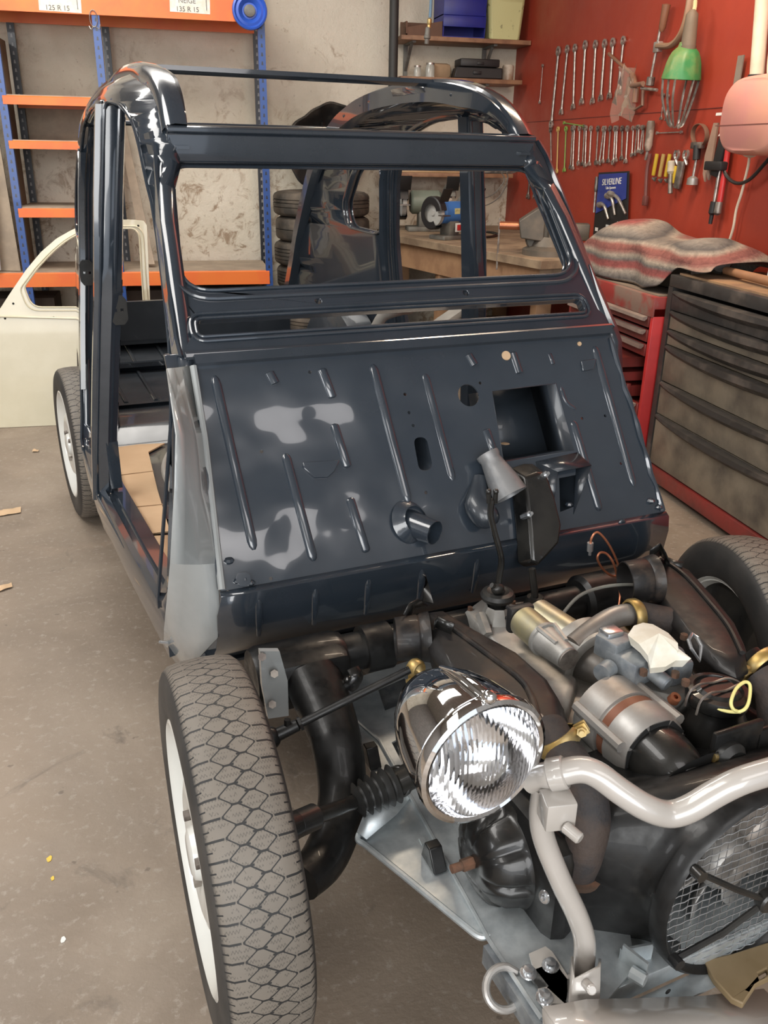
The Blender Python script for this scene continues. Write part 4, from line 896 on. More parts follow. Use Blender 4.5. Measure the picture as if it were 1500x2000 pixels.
for t, y in ((1105, 2040), (1190, 2022), (1300, 2016), (1420, 2008), (1540, 1990)):
    a = C(t, y, y=-.60)
    rows.append([a+V((0, .05, .004)), a+V((0, .005, .004)), a+V((0, -.012, -.008)), a+V((0, -.02, -.04)), a+V((0, -.015, -.075)), a+V((0, .03, -.085))])
bmp.loft(rows); bmp.add(rows[0], [tuple(range(len(rows[0])))]); bmp.build('bumper_beam', CREAMG, car, solid=.004, ang=50)
wd = MB(); q = [(1375, 1875), (1430, 1862), (1505, 1838), (1510, 1905), (1478, 1920), (1452, 1960), (1430, 1950), (1395, 1912)]; wd.sheet([C(a, b, z=.29) for a, b in q], [[C(a, b, z=.29) for a, b in [(1480, 1900), (1498, 1890), (1500, 1902), (1484, 1912)]]], (0, 0, -.012)); wd.build('tan_bracket', mat('tan_primer', (.16, .11, .05), .6, col2=(.21, .15, .08)), car, bev=.002)
# headlamp
HC = D(946, 1488, 1.07)      # centre of the glass
HA = (V((.045, -1, .12))).normalized()
hp = MB(); R0 = .088
tocam = (CAMP-HC).normalized()
HA = V((.05, -1.0, -.02)).normalized()
hp.lathe(HC, HA, [(-.165, 0), (-.163, .022), (-.150, .044), (-.125, .062), (-.095, .075), (-.060, .0835), (-.028, .0875), (-.018, .088), (-.016, .086), (-.014, .0905), (-.006, .0925), (.002, .091), (.005, .086), (.003, .081), (0, .081)], 56)
sh = hp.build('headlamp_shell', CHROME, car)
ri = MB(); a, e1, e2 = frame_from(HA, (0, 0, 1))
rg = [HC+HA*h+e1*r for h, r in [(-.115, .070), (-.08, .0835), (-.05, .0905), (-.022, .094), (-.004, .096)]]
ri.tube(rg, [.003, .0065, .008, .009, .008], 12, flat=(1, .8)); ri.sphere(rg[-1]+HA*.002, .0095); ri.build('shell_ridge', CHROME, car).parent = sh
GL = bpy.data.materials.new('headlamp_glass'); GL.use_nodes = True; n = NT(GL); b = n.b
b.inputs['Base Color'].default_value = (.93, .96, .98, 1); b.inputs['Transmission Weight'].default_value = 1; b.inputs['Roughness'].default_value = .02; b.inputs['IOR'].default_value = 1.35
x, y, z = n.xyz()
fl_ = n.m('MULTIPLY', n.m('ABSOLUTE', n.m('SINE', n.m('MULTIPLY', x, 520))), 1); n.bump(fl_, .3, .002)
gl = MB(); gl.lathe(HC, HA, [(-.002, .0835), (.004, .081), (.012, .070), (.018, .052), (.021, .03), (.022, 0)], 48); g_ = gl.build('headlamp_glass', GL, car); g_.parent = sh
REFL = mat('silvered_reflector', (.9, .9, .92), .08, metal=1, col2=(.85, .85, .88), bump=(14, .10, .006))
rf = MB(); rf.lathe(HC, HA, [(-.004, .080), (-.03, .070), (-.055, .052), (-.072, .030), (-.078, .012), (-.06, .010), (-.05, .008), (-.048, 0)], 40); rf.build('reflector', REFL, car).parent = sh
# ---------------------------------------------------------------- along the back wall: slotted rack
def slotted(name, col):
    M = mat(name, col, .4, coat=.2); n = NT(M); x, y, z = n.xyz(); gx = n.xyz('Generated')[0]
    f = n.m('FRACT', n.m('MULTIPLY', z, 20)); m1 = n.m('MULTIPLY', n.m('GREATER_THAN', f, .3), n.m('LESS_THAN', f, .72))
    m2 = n.m('LESS_THAN', n.m('ABSOLUTE', n.m('SUBTRACT', gx, .5)), n.m('MULTIPLY', n.m('SUBTRACT', 1.25, f), .16)); m_ = n.m('MULTIPLY', m1, m2)
    a = n.mix(m_, (*col,), (.20, .20, .20) if col[2] < .1 else (.012, .015, .03)); n.lk(a, n.b.inputs['Base Color']); return M  # slot holes are painted on; pale ones stand for light showing through
SBLUE = slotted('slotted_blue_upright', (.014, .06, .24)); SDARK = slotted('slotted_dark_upright', (.012, .014, .02))
FY, RYY = 4.85, 5.40
XP = (-1.67, -1.08, -.09)
rack = thing('storage_rack', 'blue and orange boltless storage rack against the plaster wall', 'storage rack', (-.88, 5.12, 0))
for k, x in enumerate(XP):
    a = MB(); a.box((x, FY, 1.3), (.045, .035, 2.6)); o = a.build('upright', SBLUE, rack); o['label'] = 'blue front upright'
    a = MB(); a.box((x+.015, RYY, 1.3), (.045, .035, 2.6)); o = a.build('upright', SDARK, rack); o['label'] = 'dark rear upright'
def beam(x0, x1, y, z0, z1, m=ORANGE): 
    MB().loft([[(x, y+dy, z) for dy, z in [(-.022, z0), (-.022, z1-.006), (-.016, z1), (.02, z1), (.02, z1-.015), (-.010, z1-.03), (-.010, z0)]] for x in (x0, x1)], closed=True, cap=True).build('shelf_beam', m, rack)
def level(x0, x1, z0, z1, board=CHIP, th=.018):
    beam(x0, x1, FY, z0, z1); beam(x0, x1, RYY, z0, z1)
    MB().box(((x0+x1)/2, (FY+RYY)/2, z1+th/2-.012), (x1-x0, RYY-FY+.01, th)).build('shelf_board', board, rack)
level(-2.5, -.09, .560, .650); level(-2.5, -.09, 2.150, 2.290)
for z0, z1 in ((1.650, 1.700), (1.400, 1.447), (.995, 1.050)): level(XP[0], XP[1], z0, z1)
MB().box((-1.36, RYY+.04, 1.55), (.62, .006, .22)).build('back_strip', CHIP, rack)
MB().box((-2.5, FY, 1.3), (.045, .035, 2.6)).build('upright', SBLUE, rack)
# boards standing at the left end of the rack
b = MB(); b.sheet([(-2.3, 5.0, .66), (-1.71, 4.86, .66), (-1.74, 4.88, 1.72), (-1.9, 4.95, 1.80), (-2.3, 5.05, 1.80)], (), (.0, .02, 0)); 
solo(b, 'board', CHIP, 'large brown board standing on the lower shelf at the left edge', 'board', 'boards on the lower rack shelf')
b = MB(); b.box((-1.86, 4.80, 1.14), (.14, .02, .93), Matrix.Rotation(.06, 3, 'Y'), .004)
solo(b, 'panel', mat('grey_white_panel', (.42, .42, .40), .6), 'pale grey panel standing in front of the brown board', 'panel')
b = MB(); b.box((-1.70, 5.13, 1.36), (.012, .46, 1.36)); solo(b, 'board', mat('brown_hardboard', (.24, .17, .11), .8), 'thin brown board edge on beside the left rack upright', 'board')
b = MB()
b.sheet([(-1.04, 5.36, 1.55), (-.93, 5.0, .68), (-.86, 5.0, .68), (-.99, 5.36, 1.55)], (), (0, .02, 0)); solo(b, 'lath', CHIP, 'narrow pale lath leaning behind the middle rack upright', 'lath')
# dark blocks added to stand in for the shade under the lowest shelf
for x, wd_, h, lab in ((-1.95, .8, .46, 'dark block added for the shade under the rack at the far left'), (-.6, .95, .50, 'dark block added for the shade under the rack behind the car')):
    b = MB(); b.box((x, 5.2, h/2), (wd_, .34, h), bev=.005); solo(b, 'shade_block', mat('shade_block_brown', (.055, .038, .028), .8), lab, 'shade_block')
# labels taped to the top beam
def text_mesh(s, size, M, parent, name, mt, depth=.0006):
    c = bpy.data.curves.new('t', 'FONT'); c.body = s; c.size = size; c.extrude = depth; c.align_x = 'CENTER'; c.align_y = 'CENTER'
    o = bpy.data.objects.new('t', c); COL.objects.link(o); dg = bpy.context.evaluated_depsgraph_get(); me = bpy.data.meshes.new_from_object(o.evaluated_get(dg)); bpy.data.objects.remove(o)
    me.transform(M); me.materials.clear(); me.materials.append(mt)
    if parent is not None and parent.name in BASES: me.transform(BASES[parent.name].inverted())
    q = bpy.data.objects.new(name, me); COL.objects.link(q); q.parent = parent; me.name = name; return q
INK = mat('pencil_ink', (.16, .15, .14), .8)
WALLM = Matrix(((1, 0, 0, 0), (0, 0, -1, 0), (0, 1, 0, 0), (0, 0, 0, 1)))      # faces -y
for px, lines, lab in (((118, 5), ('', '125 R 15'), 'paper label with a handwritten tyre size, left one on the top beam'), ((372, 8), ('NEIGE', '135 R 15'), 'paper label reading NEIGE, right one on the top beam')):
    c = W(*px, y=FY-.024); t = thing('paper_label', lab, 'label', c, 'paper labels on the rack')
    MB().sheet([c+V(v) for v in [(-.125, 0, -.045), (.115, 0, -.05), (.12, 0, .08), (-.12, 0, .085)]], (), (0, .001, 0)).build('paper', PAPER, t)
    for k, s_ in enumerate(lines):
        if s_: text_mesh(s_, .038, Matrix.Translation(c+V((-.02, -.001, .016-.045*k))) @ WALLM, t, 'handwriting', INK)
    m_ = MB(); q = c+V((.095, -.001, 0)); m_.tube([q+V((0, 0, -.03)), q+V((0, 0, .05))], .0025, 4); m_.tube([q+V((-.015, 0, .03)), q+V((0, 0, .05)), q+V((.013, 0, .03))], .0025, 4); m_.build('arrow', INK, t)
# blue round cap on the right upright
c = W(488, 20, y=4.78); t = thing('plastic_cap', 'round blue plastic lid hanging on the right rack upright', 'lid', c)
MB().lathe(c, (0, -1, 0), [(-.05, 0), (-.05, .10), (-.01, .108), (0, .105), (.004, .095), (-.008, .085), (-.004, .07), (-.012, .06), (-.03, .045), (-.03, 0)], 40).build('cap_body', mat('bright_blue_plastic', (.03, .10, .50), .35), t)
MB().lathe(c, (0, -1, 0), [(-.03, .036), (-.012, .034), (-.010, .028), (-.012, 0)], 24).build('cap_boss', GREYB, t)
m_ = MB(); p = W(183, 40, y=4.825); m_.tube([p+V((.022*math.cos(t), -.004, .045*math.sin(t)+.01)) for t in [2*PI*k/16 for k in range(16)]], .003, 6, closed=True); m_.tube([p+V((.0, -.004, -.03)), p+V((-.02, -.004, -.05)), p+V((-.03, 0, -.03))], .003, 6); m_.tube([p+V((.0, -.004, -.03)), p+V((.03, -.004, -.045)), p+V((.035, 0, -.02))], .003, 6)
solo(m_, 'wire_loop', STEEL, 'small loop of wire hanging on the middle blue upright', 'wire')

# tyres stacked beside the rack
T2 = mat('dusty_old_tyre', (.045, .04, .034), .8, col2=(.15, .12, .09), mixr=(.45, .75), nscale=7)
TW = mat('dusty_tyre_side', (.16, .135, .105), .85, col2=(.08, .07, .058))
random.seed(11)
names = ['lowest', 'second from the floor', 'third from the floor', 'fourth from the top', 'third from the top', 'second from the top', 'topmost']
def tyre_profile(r, h, grooves):
    pr = [(-h*.36, r*.60), (-h*.44, r*.66), (-h*.5, r*.78), (-h*.47, r*.90), (-h*.40, r*.965), (-h*.32, r*.992)]
    for g in grooves: pr += [(h*(g-.02), r), (h*(g-.012), r*.975), (h*(g+.012), r*.975), (h*(g+.02), r)]
    return pr+[(-a, b) for a, b in pr[:6][::-1]]
zt = 1.16; hh = .1657
for k in range(7):
    z = hh*(k+.5); dx = [0, .01, -.01, .01, -.005, .008, 0][k]; r = .335 if k != 6 else .34
    gs = [[-.2, 0, .2], [-.25, -.1, .1, .25], [-.2, 0, .2], [-.26, -.13, 0, .13, .26], [-.22, -.07, .08, .22], [.0], [-.12, .05, .18]][k]
    t = thing('tyre', 'used tyre in the stack beside the rack, '+names[k], 'tyre', (.315+dx, 5.08, hh*k), 'stacked used tyres')
    MB().lathe((.315+dx, 5.08, z), (0, 0, 1), tyre_profile(r, hh*.995, gs), 72).build('tread_and_sides', T2, t)
    MB().lathe((.315+dx, 5.08, z), (0, 0, 1), [(hh*.42, r*.62), (hh*.49, r*.70), (hh*.503, r*.79), (hh*.47, r*.905)], 72).build('side_wall', TW, t)
# black moulded wheel arch liner above the tyres
c = W(648, 288, y=5.28); rows = []
for h, rr in [(.10, .03), (.09, .09), (.07, .15), (.02, .20), (-.05, .245), (-.07, .262), (-.06, .275), (-.01, .27), (.06, .25)]:
    row = []
    for k in range(72):
        t = 2*PI*k/72; f = 1+.06*math.sin(2*t+.6)+.035*math.sin(5*t)+.012*math.sin(13*t); row.append(c+V((rr*f*math.cos(t)*1.12-.02, h+.012*math.sin(9*t)*(rr > .08), rr*f*math.sin(t)*1.06)))
    rows.append(row)
mb = MB(); mb.loft(rows, closed=True, cap=False); t = thing('wheel_arch_liner', 'black moulded plastic shell resting on the tyre stack against the wall', 'plastic shell', (c.x, c.y, 1.16)); mb.build('shell', mat('dusty_black_plastic', (.02, .019, .018), .4, col2=(.09, .075, .06), mixr=(.5, .75), nscale=6), t, ang=60)
mb = MB()
for k in range(7): u = PI*(.25+k*.12); mb.tube([c+V((.03*math.cos(u), .06, .03*math.sin(u)-.05)), c+V((.20*math.cos(u), -.01, .20*math.sin(u)-.02))], [.006, .016], 6)
mb.build('moulded_fold', BLACKD, t)
# pole in the corner
b = MB(); b.cyl((.845, 5.2, 0), (.845, 5.2, 3.3), .032, n=18); b = b.build('pole', mat('dark_pole', (.035, .035, .033), .6)); tag(b, 'dark steel pole standing between the plaster wall and the shelves', 'pole')

# ---------------------------------------------------------------- wall shelves in the corner and what stands on them
SH = {}
for nm, (x0, x1, z, lab) in {'a': (.90, 1.845, 2.165, 'topmost of the three wooden wall shelves in the corner'), 'b': (.90, 1.80, 1.912, 'middle wooden wall shelf above the roof rail'), 'c': (.88, 1.78, 1.285, 'lowest wooden wall shelf above the bench grinder')}.items():
    t = thing('wall_shelf', lab, 'shelf', (1.37, 5.35, z-.03), 'wooden wall shelves')
    MB().box(((x0+x1)/2, 5.35, z-.014), (x1-x0, .30, .028), bev=.002).build('shelf_board', WOOD, t)
    for x in (x0+.10, x1-.25):
        m_ = MB(); m_.box((x, 5.485, z-.13), (.03, .012, .22)); m_.box((x, 5.36, z-.034), (.025, .25, .012)); m_.obox((x-.01, 5.47, z-.20), (.02, 0, 0), (0, -.17, .16), (0, .008, .008)); m_.build('bracket', GREYB, t)
    SH[nm] = z
def boxthing(name, c, d, m, lab, cat, grp=None, rz=0, bev=.004): 
    b = MB(); b.box(c, d, Matrix.Rotation(rz, 3, 'Z'), bev); return solo(b, name, m, lab, cat, grp)
t = thing('wooden_box', 'small brown wooden box on the top shelf', 'box', (1.06, 5.32, 2.166))
m_ = MB(); m_.sheet([(.94, 5.24, 2.167), (1.21, 5.24, 2.167), (1.21, 5.24, 2.265), (.94, 5.24, 2.215)], (), (0, .012, 0)); m_.sheet([(.94, 5.40, 2.167), (1.21, 5.40, 2.167), (1.21, 5.40, 2.265), (.94, 5.40, 2.265)], (), (0, .012, 0)); m_.box((.945, 5.32, 2.21), (.01, .17, .085)); m_.box((1.205, 5.32, 2.215), (.01, .17, .096)); m_.box((1.075, 5.32, 2.172), (.27, .17, .01)); m_.build('box_side', mat('dark_brown_wood', (.15, .075, .045), .7), t)
for k, (zb, lab) in enumerate(((2.166, 'lower blue open-fronted storage bin on the top shelf'), (2.30, 'upper blue storage bin stacked on the top shelf'))):
    t = thing('storage_bin', lab, 'storage bin', (1.35, 5.34, zb), 'blue storage bins')
    x0, x1 = (1.20, 1.50)
    m_ = MB()
    for x in (x0, x1): m_.sheet([(x, 5.23, zb+.0), (x, 5.47, zb), (x, 5.48, zb+.135), (x, 5.21, zb+.135), (x, 5.21, zb+.10)], (), (.006, 0, 0))
    m_.box(((x0+x1)/2, 5.35, zb+.004), (x1-x0, .24, .006)); m_.box(((x0+x1)/2, 5.475, zb+.07), (x1-x0, .006, .13)); m_.build('bin_shell', BLUED, t)
    m_ = MB(); m_.box(((x0+x1)/2, 5.212, zb+.098 if k == 0 else zb+.06), (x1-x0+.006, .01, .07 if k == 0 else .12), bev=.003); m_.build('bin_front', BLUED, t)
t = thing('canister', 'stained yellow plastic canister on the top shelf', 'canister', (1.62, 5.33, 2.166))
m_ = MB(); rows = [[(1.665+sx*w_, 5.33+sy*.085, z) for sx, sy in [(-1, -.8), (-.85, -1), (.85, -1), (1, -.8), (1, .8), (.85, 1), (-.85, 1), (-1, .8)]] for z, w_ in [(2.167, .105), (2.18, .115), (2.40, .135), (2.52, .14), (2.53, .12)]]
m_.loft(rows, closed=True, cap=True); m_.build('body', YELP, t, bev=.006); MB().cyl((1.70, 5.33, 2.53), (1.70, 5.33, 2.56), .03).build('cap', BLK, t)
JG = bpy.data.materials.new('jar_glass'); JG.use_nodes = True; b_ = JG.node_tree.nodes['Principled BSDF']; b_.inputs['Base Color'].default_value = (.75, .76, .70, 1); b_.inputs['Transmission Weight'].default_value = .6; b_.inputs['Roughness'].default_value = .15
for px, r, lab in ((815, .026, 'left small glass jar on the middle shelf'), (840, .032, 'right taller glass jar on the middle shelf')):
    x = W(px, 140, y=5.3).x; t = thing('glass_jar', lab, 'jar', (x, 5.30, 1.913), 'glass jars'); h = .065 if px < 830 else .085
    MB().lathe((x, 5.30, 1.913), (0, 0, 1), [(0, 0), (0, r), (h*.8, r), (h*.9, r*.85), (h, r*.85)], 20).build('glass_body', JG, t); MB().cyl((x, 5.30, 1.913+h), (x, 5.30, 1.913+h+.01), r*.95).build('lid', STEEL, t)
b = MB(); a = W(868, 139, y=5.36).x; b.box((a-.03, 5.38, 1.913+.05), (.15, .12, .10), bev=.03); solo(b, 'parcel', mat('tan_paper', (.36, .24, .14), .8), 'tan paper wrapped parcel behind the jars on the middle shelf', 'parcel')
a = W(928, 142, y=5.25).x
t = thing('tool_case', 'lower and larger black plastic tool case on the middle shelf', 'tool case', (a, 5.28, 1.913), 'black tool cases'); MB().loft([[(a-.19+.02, 5.2, 1.914), (a+.19, 5.2, 1.914), (a+.19, 5.37, 1.914), (a-.15, 5.37, 1.914)], [(a-.15, 5.21, 1.985), (a+.19, 5.21, 1.985), (a+.19, 5.37, 1.985), (a-.13, 5.37, 1.985)]], closed=True, cap=True).build('case_body', BLK, t, bev=.006); MB().box((a, 5.20, 1.95), (.06, .012, .02), bev=.003).build('catch', BLK, t)
t = thing('tool_case', 'upper black plastic tool case lying on the larger one', 'tool case', (a+.02, 5.28, 1.987), 'black tool cases'); MB().box((a+.02, 5.28, 2.013), (.29, .16, .05), bev=.008).build('case_body', BLK, t); MB().box((a+.02, 5.198, 2.01), (.05, .010, .018), bev=.003).build('catch', BLK, t)
b = MB(); a = W(992, 141, y=5.3).x; b.lathe((a, 5.3, 1.914), (0, 0, 1), [(0, 0), (0, .04), (.09, .042), (.10, .036), (.10, 0)], 20); solo(b, 'tin', mat('pale_tin', (.50, .44, .36), .5, col2=(.3, .2, .13)), 'pale round tin at the right end of the middle shelf', 'tin')
b = MB(); a, c_ = W(782, 337, y=5.22).x, W(905, 337, y=5.22).x; t = thing('wooden_box', 'pale shallow wooden box on the lowest shelf', 'box', ((a+c_)/2, 5.32, 1.286)); b.box(((a+c_)/2, 5.32, 1.325), (c_-a, .2, .078), bev=.003); b.build('box_side', mat('pale_plywood', (.50, .34, .19), .6, col2=(.42, .27, .14)), t); MB().box(((a+c_)/2, 5.219, 1.355), (c_-a+.006, .006, .018)).build('rim', WOOD, t)
t = thing('cable_coil', 'coil of grey cable hanging off the lowest shelf', 'cable', W(955, 338, y=5.25))
m_ = MB()
for k in range(5): m_.tube([W(950+(6+k*2)*3.4*math.cos(u)+k*4, 330+(7+k)*math.sin(u), y=5.22+.02*k) for u in [2*PI*i/20 for i in range(20)]], .005, 6, closed=True)
m_.tube(spline([W(985, 330, y=5.2), W(992, 350, y=5.19), W(975, 385, y=5.19), W(945, 402, y=5.19), W(925, 392, y=5.19)], 6), .004, 6); m_.tube(spline([W(978, 335, y=5.2), W(985, 352, y=5.19), W(965, 378, y=5.19), W(938, 388, y=5.19), W(920, 378, y=5.19)], 6), .004, 6); m_.build('cable_loops', GREYB, t)
# air hose with coupling in front of the shelves
hp_ = [W(842, 0, y=4.2), W(841, 20, y=4.2), W(840, 34, y=4.2)]; t = thing('air_hose', 'hanging grey blue air hose with a brass coupling before the top shelf', 'hose', hp_[0]+V((0, 0, .9)))
MB().tube([hp_[0]+V((.03, 0, .9)), hp_[0], hp_[1], hp_[2]], .009, 10).build('hose_tube', mat('blue_grey_hose', (.12, .22, .32), .5), t)
MB().lathe(W(839, 38, y=4.2), (-.06, 0, -1), [(-.005, .009), (0, .013), (.02, .014), (.028, .010), (.04, .012), (.05, .009)], 14).build('coupling', BRASS, t)
MB().lathe(W(836, 54, y=4.2), (-.06, 0, -1), [(-.003, .01), (.002, .015), (.04, .017), (.043, .02), (.055, .02), (.06, .014), (.085, .013), (.086, 0)], 16).build('quick_connector', GREYB, t)

# ---------------------------------------------------------------- the bench
BZ = .90
t = thing('workbench', 'worn wooden corner workbench behind the car', 'workbench', (1.4, 4.6, 0))
MB().sheet([(.90, 5.46, BZ-.045), (.90, 5.13, BZ-.045), (.73, 5.12, BZ-.045), (.72, 4.72, BZ-.045), (1.19, 3.10, BZ-.045), (1.60, 3.20, BZ-.045), (1.84, 3.12, BZ-.045), (1.84, 5.46, BZ-.045)], (), (0, 0, .045)).build('bench_top', BENCHW, t, bev=.002)
a, b = V((.76, 4.72, .70)), V((1.21, 3.16, .70)); MB().obox(a, b-a, V((.03, .008, 0)), V((0, 0, .15))).build('apron', mat('pale_bench_apron', (.36, .21, .11), .7, col2=(.27, .15, .08), nscale=8), t)
MB().obox(V((1.21, 3.16, .74)), V((.6, .06, 0)), V((0, .03, 0)), V((0, 0, .11))).build('apron', BENCHW, t)
for x, y in ((.98, 4.2), (1.30, 3.32), (.97, 5.3), (1.78, 3.3), (1.78, 5.3)): MB().box((x, y, .426), (.09, .09, .85), bev=.003).build('leg', mat('bench_leg_wood', (.33, .19, .10), .7), t)
b = MB(); b.box((1.45, 4.3, .25), (.6, 1.6, .02)); b.build('lower_shelf', BENCHW, t)
def grinder(base, s, body, lab, rz):
    t = thing('bench_grinder', lab, 'bench grinder', base, 'bench grinders'); R = Matrix.Rotation(rz, 3, 'Z'); o = V(base)
    def q(x, y, z): return o+R @ V((x*s, y*s, z*s))
    MB().box(q(0, 0, .012), (.20*s, .14*s, .024*s), R, .005*s).box(q(0, 0, .06), (.08*s, .09*s, .09*s), R, .01*s).build('base', GREYB, t)
    ax = R @ V((1, 0, 0)); MB().lathe(q(-.085, 0, .15), ax, [(0, 0), (0, .05*s), (.012*s, .062*s), (.155*s, .062*s), (.17*s, .05*s), (.17*s, 0)], 30).build('motor_housing', body, t)
    for sx in (-1, 1):
        MB().lathe(q(sx*.105, 0, .15), ax*sx, [(0, .03*s), (0, .085*s), (.004*s, .092*s), (.045*s, .092*s), (.05*s, .085*s), (.05*s, .05*s)], 32, a0=.5, a1=5.6, hint=R @ V((0, -1, -.3))).build('wheel_guard', BLK if sx < 0 else GREYB, t)
        MB().lathe(q(sx*.112, 0, .15), ax*sx, [(0, 0), (0, .075*s), (.022*s, .075*s), (.022*s, .02*s), (.028*s, .015*s), (.028*s, 0)], 30).build('grinding_wheel', mat('grinding_stone', (.42, .41, .38), .9) if sx < 0 else STEELD, t)
        MB().box(q(sx*.13, -.10, .25), (.07*s, .005*s, .08*s), R @ Matrix.Rotation(.5, 3, 'X'), .001).build('eye_shield', BLK, t)
        MB().box(q(sx*.13, -.095, .14), (.06*s, .04*s, .006*s), R).build('tool_rest', STEELD, t)
    return t, q, R
g1, q, R = grinder((1.05, 4.35, BZ), 1.1, BLUEL, 'bench grinder with bright blue motor housing', .45)
MB().box(q(0, -.075, .07), (.05, .01, .055), R, .003).build('switch_plate', WHITE, g1); MB().box(q(0, -.082, .07), (.03, .01, .035), R, .003).build('switch', REDB, g1)
MB().box(q(.0, -.0615, .16), (.045, .003, .035), R).build('rating_plate', YELP, g1)
g2, q, R = grinder((1.05, 4.98, BZ), 1.3, mat('green_grey_enamel', (.17, .20, .16), .5), 'larger grey green bench grinder behind the blue one', -.1)
# vise
vb = W(1062, 500, z=BZ); t = thing('bench_vise', 'heavy dark steel vise bolted on the bench corner', 'vise', vb)
R = Matrix.Rotation(-.35, 3, 'Z'); M_v = mat('vise_iron', (.10, .09, .075), .55, metal=.4, col2=(.16, .13, .10))
VS = 1.5
def q(x, y, z): return V(vb)+R @ V((x*VS, y*VS, z*VS))
MB().lathe(q(.02, .05, 0), (0, 0, 1), [(0, 0), (0, .15), (.03, .15), (.05, .11), (.10, .09)], 24).build('swivel_base', M_v, t)
for nm, x0, x1 in (('fixed_jaw', .01, .11), ('moving_jaw', -.09, -.005)):
    rows = []
    for y in (-.055+.05, .055+.05):
        rows.append([q(x, y, z) for x, z in ([(x0, .05), (x1, .05), (x1, .10), (x0+.04, .155), (x0, .165)] if nm == 'fixed_jaw' else [(x0, .06), (x1, .05), (x1, .165), (x1-.03, .165), (x0-.01, .12)])])
    MB().loft(rows, closed=True, cap=True).build(nm, M_v, t, bev=.006)
MB().lathe(q(-.01, .02, .065), R @ V((0, 1, 0)), [(0, 0), (0, .085), (.01, .095), (.09, .095), (.10, .085), (.10, 0)], 30).build('jaw_body', M_v, t)
MB().box(q(.10, .05, .085), (.18, .10, .09), R, .01).build('slide_bar', M_v, t)
a = q(-.17, .05, .10); MB().cyl(q(-.08, .05, .10), a, .022, n=16).build('screw_head', COPPER, t); MB().cyl(a+V((0, 0, .04)), a-V((0, 0, .24)), .006, n=10).build('handle', STEEL, t)
m_ = MB(); m_.tube([W(940+34*math.cos(u)*k_, 458+6*math.sin(u)*k_, z=BZ+.006) for k_ in (1, .8) for u in [2*PI*i/16 for i in range(17)]], .006, 6); solo(m_, 'cable', RUBBER, 'black cable coiled on the bench behind the vise', 'cable')
# metal parts behind the car seen through the ventilation slot
m_ = MB(); a, b = W(842, 660, y=3.45), W(960, 578, y=3.6); m_.obox(a, b-a, V((.0, .10, .02)), V((.02, 0, .05)), .003); m_.cyl(V(((a.x+b.x)/2, 3.6, 0)), V(((a.x+b.x)/2, 3.6, (a.z+b.z)/2)), .02); solo(m_, 'steel_channel', mat('pale_grey_steel', (.33, .33, .31), .5), 'pale grey steel channel propped up behind the car', 'steel channel')
m_ = MB(); m_.tube(spline([C(734, 640, y=1.1), C(748, 618, y=1.1), C(775, 607, y=1.12), C(800, 604, y=1.3)], 6), .016, 14); m_.build('heater_hose', TUBEG, car)

# ---------------------------------------------------------------- tools on the red wall
WX = RX-.012
def P(px, py, o=0): return W(px, py, x=WX-o)
def spanner(p, q, w_, m, ring2=False, name='spanner'):
    a, b = P(*p), P(*q); d = (b-a).normalized(); s = V((0, d.z, -d.y)); X = V((-1, 0, 0)); mb = MB()
    mb.lathe(a, (-1, 0, 0), [(-.004, w_*.55), (-.004, w_), (.006, w_), (.006, w_*.55), (-.004, w_*.55)], 16)
    L = (b-a).length; e = b-d*w_*.8
    mb.tube([a+d*w_*.85, a+d*(w_*1.6), e-d*w_*.8, e], [w_*.46, w_*.38, w_*.38, w_*.55], 8, flat=(1, .55), up=(1, 0, 0))
    if ring2: mb.lathe(b, (-1, 0, 0), [(-.004, w_*.5), (-.004, w_*.92), (.006, w_*.92), (.006, w_*.5), (-.004, w_*.5)], 16)
    else:
        R = w_*1.05; g = [(.5, -1.0), (.0, -.42), (-.45, -.55), (-.45, .0+.05), (0, .35), (.55, .55), (.35, .95), (-.2, .95), (-.75, .6), (-.95, .0), (-.8, -.65), (-.2, -1.05)]
        mb.sheet([b+d*x*R+s*y*R-X*.004 for x, y in g], (), X*.009)
    o = mb.build(name, m); base = a; o.data.transform(Matrix.Translation(-base)); o.location = base; return o
ords = ['leftmost', 'second from the left', 'third from the left', 'fourth from the left', 'fourth from the right', 'third from the right', 'second from the right', 'rightmost']
top = [((1090.5, 100), (1076.5, 243)), ((1108, 96), (1096, 220)), ((1123, 94), (1119, 210)), ((1143, 88), (1136, 200)), ((1163, 87), (1157, 199)), ((1181, 85), (1173, 193)), ((1197, 83), (1190, 189)), ((1217.5, 79), (1206, 182))]
wd = [.030, .025, .025, .027, .025, .025, .025, .023]
for k, (p, q) in enumerate(top): tag(spanner(p, q, wd[k], STEEL, ring2=(k == 0)), 'large combination spanner in the top row on the red wall, '+ords[k], 'spanner', 'large spanners in the top row')
yb = 60; f = lambda x, y: (1060+x*.14, 60+y*.14)
row = [((110, 1385), (118, 1920)), ((215, 1375), (196, 1960)), ((325, 1370), (300, 1950)), ((415, 1365), (385, 1910)), ((440, 1355), (418, 1925)), ((515, 1365), (495, 1850)), ((580, 1350), (552, 1865)), ((605, 1360), (590, 1885)), ((675, 1365), (648, 1865)), ((770, 1365), (742, 1840)), ((850, 1370), (785, 1855)), ((872, 1368), (838, 1830)), ((940, 1365), (912, 1825)), ((1010, 1365), (982, 1835)), ((1035, 1365), (1018, 1815)), ((1110, 1365), (1098, 1785)), ((1185, 1365), (1155, 1830)), ((1262, 1360), (1242, 1735)), ((1318, 1352), (1278, 1730)), ((1340, 1345), (1325, 1690)), ((1395, 1350), (1348, 1690)), ((1408, 1352), (1388, 1690))]
